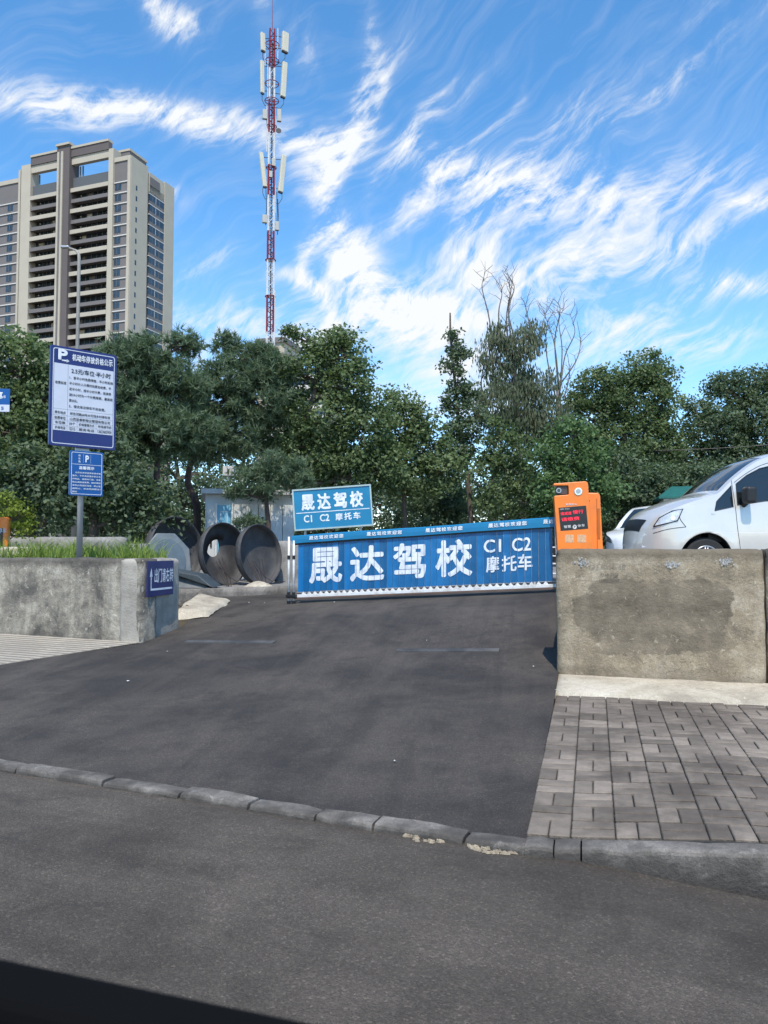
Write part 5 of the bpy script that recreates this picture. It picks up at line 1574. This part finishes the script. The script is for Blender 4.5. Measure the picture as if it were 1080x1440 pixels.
for (xa, xb) in ((-19.0, -6.7), (-32.9, -23.2)):
    tb('roof_beam', xa, xb, -.6, .6, 104.4, 106.4, 'bld_cream'); tb('roof_beam_band', xa, xb, -.9, .6, 106.41, 108.6, 'bld_brown'); tb('roof_beam_coping', xa - .0, xb, -1.1, .8, 108.61, 109.2, 'bld_cream')
    tb('attic_wall', xa, xb, .1, 2.2, 98.2, 101.0, 'bld_slate')
    z = 97.2; i = 0
    while z > 20:
        if i % 2 == 0:
            tb('balcony_front', xa, xb, -.9, -.6, z - .55, z + .55, 'bld_cream')
        else:
            tb('balcony_front', xa, xb, -.6, -.35, z - .5, z + .5, 'bld_grey')
        tb('balcony_slab', xa, xb, -.34, 2.19, z - .15, z + .1, 'bld_grey')
        if random.random() < .45:
            xc = random.uniform(xa + 1, xb - 3); tb('curtain', xc, xc + random.uniform(.8, 2.0), 1.50, 1.59, z - FP + .3, z - .4, random.choice(['bld_white', 'bld_cream', 'bld_grey']))
        g_ = tb('balcony_glazing', xa + .1, xb - .1, 1.6, 1.8, z - FP + .12, z - .16, 'bld_glass')
        nn = 7
        for q in range(1, nn):
            xm = xa + (xb - xa) * q / nn
            tb('mullion', xm - .08, xm + .08, 1.45, 1.598, z - FP + .12, z - .16, 'bld_frame', g_)
        tb('wall_lamp', xa + 1.6, xa + 1.9, 1.2, 1.44, z - 1.0, z - .75, 'bld_white')
        tb('wall_lamp', xb - 1.9, xb - 1.6, 1.2, 1.44, z - 1.0, z - .75, 'bld_white')
        z -= FP; i += 1
tb('roof_house', -6.8, -3.0, 3, 10, 100, 107.2, 'bld_grey'); tb('roof_house_cap', -7.0, -2.8, 2.8, 10.2, 107.2, 107.8, 'bld_cream')
tb('roof_house', -30, -26, 8, 14, 100, 103, 'bld_white')
for x in (-17.5, -16.6, -31.5):
    MB().tube([(x, 1, 101), (x, 1, 104.4)], .22, 5).build('roof_pipe', M['bld_frame'], tw)
# second block peeping over the trees
p = P(398, 775, 230)
tw2 = thing('apartment_block', (p.x - 8, 230, 1), R(-15), 'cream apartment block just showing above the trees right of the mast foot', 'building')
zt = P(400, 489, 230).z
MB().box(0, 8.5, 0, 14, 0, zt).build('wall', M['bld_cream'], tw2)
MB().box(8.5, 22, .8, 14, 0, zt - 8).build('wing', M['bld_cream'], tw2)
MB().box(-.4, 9, -.5, 14, zt, zt + 1.6).build('roof', M['bld_grey'], tw2)
z = zt - 10
while z > 30:
    MB().box(9, 21.5, .7, .79, z, z + 1.6).build('window', M['bld_glass'], tw2); MB().box(8.55, 22, -.2, .79, z - 1.3, z - .1).build('balcony', M['bld_white'], tw2); z -= 3
z = zt - 4
while z > 30:
    MB().box(5.6, 7.2, -.08, -.001, z, z + 1.6).build('window', M['bld_glass'], tw2); z -= 3

# ------------------------------------------------------------------ trees


def fast_mesh(name, V, nper, mat, tint, parent):
    """V: (n*nper,3) array of separate polygons with nper corners"""
    n = len(V) // nper
    me = bpy.data.meshes.new(name)
    me.vertices.add(len(V)); me.vertices.foreach_set('co', V.astype(np.float32).ravel())
    me.loops.add(len(V)); me.loops.foreach_set('vertex_index', np.arange(len(V), dtype=np.int32))
    me.polygons.add(n); me.polygons.foreach_set('loop_start', np.arange(0, len(V), nper, dtype=np.int32))
    me.polygons.foreach_set('loop_total', np.full(n, nper, dtype=np.int32))
    me.materials.append(mat)
    at = me.attributes.new('tint', 'FLOAT', 'FACE'); at.data.foreach_set('value', tint.astype(np.float32))
    me.update(calc_edges=True)
    o = bpy.data.objects.new(name, me); link(o, parent)
    return o


def unit(n):
    v = rng.normal(size=(n, 3)); return v / np.linalg.norm(v, axis=1, keepdims=True)


def clump_centres(lobes, spacing):
    """lobes: (x,y,z,rx,ry,rz) arrays; returns centres on and inside lobes, with outward dirs"""
    out = []; nrm = []; own = []
    for li, (x, y, z, rx, ry, rz) in enumerate(lobes):
        area = 4 * math.pi * ((rx * ry) ** 1.6 / 3 + (rx * rz) ** 1.6 / 3 + (ry * rz) ** 1.6 / 3) ** (1 / 1.6)
        n = max(6, int(area / spacing ** 2))
        u = unit(n); rad = rng.uniform(.55, 1.10, (n, 1)) ** .7
        pts = u * rad * np.array([[rx, ry, rz]]) + np.array([[x, y, z]])
        out.append(pts); nrm.append(u); own += [li] * n
    return np.concatenate(out), np.concatenate(nrm), np.array(own)


def leaves(C0, N0, per, spread, size, kind):
    n = len(C0) * per
    c = np.repeat(C0, per, 0); nn = np.repeat(N0, per, 0)
    sz = np.repeat(rng.uniform(.55, 1.35, (len(C0), 1)), per, 0)
    off = unit(n) * rng.uniform(0, 1, (n, 1)) ** .5 * np.array([[1, 1, .7]]) * spread * sz
    c = c + off
    ct = np.repeat(rng.uniform(0, 1, len(C0)), per)
    if kind == 'needle':
        d = unit(n) + nn * .35 + np.array([[0, 0, .35]]); d /= np.linalg.norm(d, axis=1, keepdims=True)
        # tufts: 9 needles around each sprout
        k = 9
        base = np.repeat(c, k, 0); dd = np.repeat(d, k, 0) + rng.normal(size=(n * k, 3)) * .75
        dd /= np.linalg.norm(dd, axis=1, keepdims=True)
        wv = np.cross(dd, unit(n * k)); wv /= np.linalg.norm(wv, axis=1, keepdims=True) + 1e-6
        L = size * rng.uniform(.7, 1.2, (n * k, 1))
        V = np.stack([base - wv * size * .075, base + wv * size * .075, base + dd * L], 1).reshape(-1, 3)
        t = np.clip(np.repeat(ct, k) * .6 + rng.uniform(0, .4, n * k), 0, 1)
        return V, 3, t
    nl = unit(n) * .8 + nn * .35 + np.array([[0, 0, .55]]); nl /= np.linalg.norm(nl, axis=1, keepdims=True)
    a = np.cross(nl, unit(n)); a /= np.linalg.norm(a, axis=1, keepdims=True) + 1e-6
    b = np.cross(nl, a)
    if kind == 'willow':
        a = a * .2 + np.array([[0, 0, -1.0]]); a /= np.linalg.norm(a, axis=1, keepdims=True); b = np.cross(nl, a); b /= np.linalg.norm(b, axis=1, keepdims=True) + 1e-6
    s = size * rng.uniform(.6, 1.25, (n, 1)); asp = .3 if kind == 'willow' else .62
    V = np.stack([c - a * s * .5, c + b * s * .5 * asp, c + a * s * .5 + nl * s * .08, c - b * s * .5 * asp], 1).reshape(-1, 3)
    t = np.clip(ct * .75 + rng.uniform(0, .35, n) - .05, 0, 1)
    return V, 4, t


def limb(mb, a, b, r0, r1, bend=.12, n=5):
    a = Vector(a); b = Vector(b); L = (b - a).length
    pts = []; rs = []
    j = Vector((random.uniform(-1, 1), random.uniform(-1, 1), random.uniform(-.3, .6))) * L * bend
    for k in range(n + 1):
        t = k / n; pts.append(a.lerp(b, t) + j * math.sin(t * math.pi) + Vector((random.uniform(-1, 1), random.uniform(-1, 1), 0)) * L * .012 * (0 < k < n)); rs.append(r0 + (r1 - r0) * t)
    mb.tube(pts, rs, 7)
    return pts


def tree(name, Y, base_px, zb_, lobes_px, mat, kind, label, cat='tree', group=None, size=.115, spacing=.38, per=72, spread=.40, bark='bark', tr=.14, trunk_pts=None, crown='crown', depth=.85, jit=.0):
    p = P(base_px, 775, Y)
    t = thing(name, (p.x, Y, zb_), 0, label, cat, group)
    lobes = []
    for (a, r, rx, rz) in lobes_px:
        c = P(a, r, Y); k = Y / F
        lobes.append((c.x - p.x, random.uniform(-.35, .35) * rx * k, c.z - zb_, rx * k, rx * k * depth, rz * k))
    C0, N0, own = clump_centres(lobes, spacing)
    V, npv, tint = leaves(C0, N0, per, spread, size, kind)
    fast_mesh(crown, V, npv, mat, tint, t)
    mb = MB(); zc_ = min(l[2] for l in lobes); zm = max(l[2] for l in lobes)
    if trunk_pts:
        tp = [Vector((P(a, r, Y).x - p.x, 0, P(a, r, Y).z - zb_)) for a, r in trunk_pts]; tp = [Vector(q) for q in spl([tuple(q) for q in tp], 4)] if len(tp) > 2 else tp
    else:
        ctr = sum(l[0] for l in lobes) / len(lobes)
        tp = [Vector((0, 0, 0)), Vector((random.uniform(-.1, .1), 0, zc_ * .6)), Vector((ctr * .4, 0, zc_ + (zm - zc_) * .35)), Vector((lobes[int(np.argmax([l[2] for l in lobes]))][0] * .8, 0, zm))]
        tp = [Vector(q) for q in spl([tuple(q) for q in tp], 5)]
    tp[0].z = min(tp[0].z, -.1)
    mb.tube(tp, [tr * (1 - .75 * i / (len(tp) - 1)) for i in range(len(tp))], 9)
    mb.build('trunk', M[bark], t, smooth=True)
    mb = MB()
    for li, l in enumerate(lobes):
        c = Vector(l[:3]); best = min(tp, key=lambda q: (q - c).length + max(0, q.z - c.z + .2) * 3)
        pts = limb(mb, best, c, tr * .42, tr * .16)
        ids = np.where(own == li)[0]
        for q in rng.choice(ids, min(len(ids), 16), replace=False):
            limb(mb, pts[random.randint(2, len(pts) - 1)], C0[q], tr * .13, .006, n=3)
    mb.build('limbs', M[bark], t)
    return t, lobes, p


G1 = 'trees behind the yard'
tree('broadleaf_tree', 17.5, 40, 1.2, [(25, 520, 55, 48), (-30, 540, 60, 60), (60, 560, 50, 50), (10, 610, 60, 55), (75, 630, 50, 45), (-70, 620, 60, 60), (-60, 700, 60, 50)], M['leaf_green'], 'leaf', 'broad green tree at the far left behind the price board', group=G1)
tree('broadleaf_tree', 16.5, 128, 1.2, [(40, 680, 50, 45), (100, 690, 48, 45), (165, 680, 48, 45), (205, 720, 36, 38), (130, 640, 45, 35), (0, 700, 45, 40)], M['leaf_dark'], 'leaf', 'low dark bushy tree just above the grass terrace behind the sign pole', group=G1, trunk_pts=[(130, 775), (132, 730), (128, 690), (130, 650)], tr=.12)
tree('pine_tree', 18, 218, .7, [(210, 505, 42, 28), (255, 484, 24, 14), (175, 500, 30, 24), (190, 555, 52, 34), (250, 550, 42, 32), (160, 605, 50, 34), (225, 610, 58, 36), (270, 600, 36, 28), (140, 560, 35, 30)],
     M['needles'], 'needle', 'dark pine with a straight thin trunk right of the price board', group=G1, size=.19, spacing=.37, per=22, spread=.33, bark='bark_pine', tr=.10, trunk_pts=[(218, 790), (219, 720), (221, 650), (222, 560), (225, 500)])
tree('pine_tree', 20.8, 286, .7, [(320, 484, 22, 10), (352, 500, 36, 18), (330, 535, 45, 24), (385, 520, 34, 20), (300, 565, 48, 26), (365, 570, 46, 28), (290, 620, 45, 28), (340, 615, 45, 26)],
     M['needles'], 'needle', 'pine with a curved leaning trunk beside the white cabin', group=G1, size=.19, spacing=.37, per=22, spread=.33, bark='bark_pine', tr=.13, trunk_pts=[(268, 800), (276, 760), (276, 710), (264, 670), (290, 600), (330, 540), (345, 495)])
tree('pine_tree', 18.0, 380, .7, [(350, 668, 22, 8), (395, 655, 26, 16), (335, 690, 18, 5), (368, 692, 24, 7), (415, 670, 22, 22), (352, 735, 14, 4)],
     M['needles'], 'needle', 'low-branched pine hanging its boughs in front of the cabin', group=G1, size=.14, spacing=.32, per=24, spread=.28, bark='bark_pine', tr=.09, trunk_pts=[(376, 790), (377, 740), (374, 690), (382, 640)])
tree('broadleaf_tree', 21, 400, .7, [(455, 482, 30, 30), (418, 476, 16, 14), (488, 500, 28, 30), (430, 530, 44, 36), (495, 545, 38, 34), (455, 590, 56, 42), (515, 600, 36, 42), (405, 600, 38, 34), (440, 645, 58, 34), (500, 660, 50, 34), (545, 660, 30, 34)],
     M['leaf_green'], 'leaf', 'tall full green tree with a peaked crown above the blue billboard', group=G1, tr=.15, trunk_pts=[(402, 790), (402, 720), (410, 650), (440, 560), (455, 490)])
tree('broadleaf_tree', 22, 570, .8, [(562, 568, 22, 24), (590, 590, 22, 22), (560, 610, 36, 32), (600, 630, 34, 30), (575, 665, 44, 30), (625, 665, 30, 30), (535, 640, 22, 26)],
     M['leaf_green'], 'leaf', 'mid-sized green tree with a bare pale trunk behind the barrier middle', group=G1, tr=.09, trunk_pts=[(570, 790), (570, 740), (568, 690), (570, 610), (565, 570)])
tree('slim_tree', 23, 660, .8, [(634, 474, 9, 10), (643, 488, 11, 9), (637, 510, 13, 14), (652, 498, 7, 5), (643, 540, 16, 16), (662, 552, 13, 12), (640, 572, 20, 14), (672, 585, 12, 12), (650, 605, 28, 16), (648, 635, 24, 16)],
     M['leaf_dark'], 'leaf', 'slim dark columnar tree with a bare tip spike standing above its neighbours', group=G1, size=.11, spacing=.24, per=34, spread=.25, tr=.09, trunk_pts=[(664, 790), (662, 730), (656, 660), (646, 600), (640, 540), (634, 478), (633, 440)])
t, lob, p0 = tree('dying_willow', 25, 735, .9, [(700, 478, 18, 22), (735, 490, 22, 26), (752, 470, 14, 20), (722, 535, 30, 28), (756, 548, 28, 28), (700, 575, 36, 30), (770, 590, 34, 30), (735, 600, 40, 34), (690, 500, 12, 26)],
     M['leaf_willow'], 'willow', 'thinning grey-green willow with dead bare branches sticking out of its top', group=G1, size=.16, spacing=.32, per=40, spread=.42, tr=.16, bark='bark_dead', trunk_pts=[(735, 790), (735, 700), (728, 600), (725, 540), (722, 470)])


def dead(parent, p0, Y, zb_, curves, r=.05):
    mb = MB()
    for cv in curves:
        pts = [Vector((P(a, b, Y).x - p0.x, random.uniform(-.25, .25), P(a, b, Y).z - zb_)) for a, b in cv]
        q = [Vector(v) for v in spl([tuple(v) for v in pts], 5)]
        mb.tube(q, [.62 * r * (1 - .8 * i / (len(q) - 1)) for i in range(len(q))], 5)
        for k in range(7):
            i = random.randint(len(q) // 3, len(q) - 1); d = Vector((random.uniform(-1, 1), random.uniform(-1, 1), random.uniform(.3, 1.3))).normalized() * random.uniform(.25, .7)
            m_ = q[i] + d * .5 + Vector((random.uniform(-.08, .08), 0, .05))
            mb.tube([q[i], m_, q[i] + d], [.011, .008, .004], 4)
            mb.tube([m_, m_ + Vector((random.uniform(-.3, .3), random.uniform(-.2, .2), random.uniform(.1, .35)))], [.007, .003], 4)
    return mb.build('bare_branches', M['bark_dead'], parent)


dead(t, p0, 25, .9, [[(692, 520), (690, 450), (678, 405), (682, 390)], [(705, 500), (702, 440), (707, 410), (700, 392)], [(718, 520), (712, 450), (716, 410), (705, 382)], [(722, 500), (714, 440), (722, 405), (708, 378)], [(726, 480), (716, 440), (720, 400)],
                     [(750, 480), (742, 440), (738, 420)], [(758, 500), (762, 460), (768, 440)], [(690, 600), (678, 540), (684, 500), (690, 480)]])
bt = thing('bare_tree', (P(785, 775, 26).x, 26, .9), 0, 'leafless grey tree with thin arching branches right of the willow', 'tree', G1)
mb = MB(); pq = P(785, 775, 26)
mb.tube([Vector((P(a, b, 26).x - pq.x, 0, P(a, b, 26).z - .9)) for a, b in ((785, 800), (784, 700), (786, 600), (785, 545))], [.16, .13, .1, .07], 8); mb.build('trunk', M['bark_dead'], bt, smooth=True)
dead(bt, pq, 26, .9, [[(785, 545), (782, 480), (786, 440), (784, 425)], [(783, 560), (770, 500), (768, 460), (780, 435)], [(786, 550), (795, 500), (806, 470), (800, 440)], [(788, 540), (808, 510), (818, 480), (812, 450)], [(785, 545), (778, 490), (772, 455), (765, 445)], [(787, 550), (792, 490), (788, 450), (795, 430)], [(792, 560), (799, 530), (797, 500)]], .045)
tree('broadleaf_tree', 26, 880, .9, [(905, 520, 32, 22), (930, 535, 18, 22), (850, 545, 36, 26), (890, 565, 48, 34), (935, 575, 22, 30), (830, 590, 34, 34), (880, 620, 58, 38), (930, 630, 34, 34), (815, 570, 18, 24)],
     M['leaf_green'], 'leaf', 'wide dark green tree behind the orange kiosk with a rounded top', group=G1, tr=.18)
tree('broadleaf_tree', 27, 1040, .9, [(1020, 548, 24, 24), (1060, 545, 34, 28), (975, 580, 22, 20), (1000, 605, 44, 32), (1055, 600, 50, 40), (1110, 560, 50, 50), (970, 650, 40, 34), (1040, 660, 56, 34), (1120, 650, 50, 50)],
     M['leaf_dark'], 'leaf', 'dark green tree at the far right above the van roof', group=G1, tr=.18)
tree('young_tree', 21.5, 800, .9, [(805, 612, 26, 20), (835, 640, 24, 26), (775, 640, 26, 22), (815, 668, 34, 24), (850, 690, 28, 24), (780, 690, 34, 24), (800, 725, 44, 22)], M['leaf_bright'], 'leaf', 'brighter green young tree directly behind the orange kiosk', group=G1, tr=.07)
tree('young_tree', 22.5, 712, .9, [(700, 612, 18, 20), (722, 640, 24, 24), (690, 655, 22, 20), (735, 675, 26, 22), (700, 700, 30, 22), (745, 712, 26, 20)], M['leaf_green'], 'leaf', 'loose young tree behind the barrier between slim tree and willow', group=G1, tr=.06)
tree('leafy_shrub', 24.5, 610, .8, [(600, 700, 26, 20), (640, 705, 28, 22), (620, 735, 34, 18)], M['leaf_dark'], 'leaf', 'low undergrowth left of the slim tree trunk', group=G1, tr=.04)
tree('leafy_shrub', 23, 930, .9, [(900, 690, 44, 36), (950, 690, 40, 34), (860, 670, 34, 34), (990, 690, 40, 40), (880, 730, 50, 30), (1060, 690, 60, 40)], M['leaf_dark'], 'leaf', 'dark undergrowth behind the green-roofed shed and the van', group=G1, tr=.06)
tree('leafy_shrub', 13.6, 20, 1.27, [(25, 728, 18, 18), (5, 715, 16, 18), (32, 742, 12, 12), (-15, 735, 20, 22)], M['leaf_yellow'], 'leaf', 'small yellow-green bush beside the orange kiosk at the left edge', 'shrub', size=.07, spacing=.2, per=30, spread=.2, tr=.03)
back = [(-40, 600, 31), (60, 590, 30), (160, 610, 32), (255, 622, 30), (340, 606, 33), (430, 612, 31), (520, 632, 33), (600, 655, 31), (690, 640, 34), (780, 632, 32), (865, 620, 34), (950, 650, 32), (1040, 625, 33), (1130, 610, 32)]
bl_ = ['behind the far left edge', 'behind the price board', 'behind the pine trunks', 'behind the white cabin corner', 'behind the mast foot', 'behind the blue billboard', 'left of the slim tree', 'in the low gap by the slim tree',
       'behind the willow', 'behind the bare tree', 'behind the orange kiosk', 'behind the green-roofed shed', 'behind the van roof', 'behind the far right edge']
for (px, top_, Y), lb_ in zip(back, bl_):
    tree('background_tree', Y, px, .7, [(px - 30, top_ + 34, 42, 34), (px + 32, top_ + 44, 42, 34), (px + random.uniform(-20, 20), top_ + random.uniform(-6, 14), 20, 18), (px, top_ + 90, 62, 40), (px - 35, top_ + 130, 46, 34), (px + 35, top_ + 130, 46, 34)], M['leaf_dark'], 'leaf',
         'dark wooded backdrop tree ' + lb_, group='background trees filling the wood', size=.17, spacing=.62, per=30, spread=.6, tr=.2)

Cu = []
for i in range(900):
    px = random.uniform(-120, 1200); Y = random.uniform(34, 38); q = P(px, 775, Y); Cu.append((q.x, Y, random.uniform(.5, 4.2)))
Cu = np.array(Cu); Nu = np.tile(np.array([[0., -1., .3]]), (len(Cu), 1))
V, npv, tint = leaves(Cu, Nu, 46, .62, .2, 'leaf')
tag(fast_mesh('undergrowth', V, npv, M['leaf_dark'], tint, None), 'dense dark undergrowth filling the wood below the background crowns', 'undergrowth', kind='stuff')

# overhead wire
pa, pb = P(560, 608, 28), P(1120, 622, 24)
cw = thing('overhead_wire', pa, 0, 'thin black overhead cable sagging in front of the willow and right trees', 'cable')
pts = [(pb - pa) * t - Vector((0, 0, 1.1 * 4 * t * (1 - t) * .4)) for t in lin(0, 1, 20)]
MB().tube(pts, .010, 5).build('cable_strand', M['dark_plastic'], cw)

# ------------------------------------------------------------------ the car the photograph is taken from: window sill
a, b = P(0, 1346, .585), P(482, 1440, .50)
dd = Vector((b.x - a.x, b.y - a.y)); an = math.atan2(dd.y, dd.x)
cd = thing('car_door', (a.x, a.y, 0), an, 'black window sill of the car the view is taken from, bottom left', 'car door')
zt = a.z + .004
bevel(MB().box(-.8, .9, -.05, .0, zt - .05, zt - .0).build('window_seal', M['door_black'], cd), .012, 3)
bevel(MB().box(-.8, .9, .002, .05, .35, zt - .035).build('door_skin', M['door_paint'], cd), .01, 3)
bevel(MB().box(-.8, .9, -.16, -.052, .45, zt - .02).build('door_card', M['door_black'], cd), .02, 3)
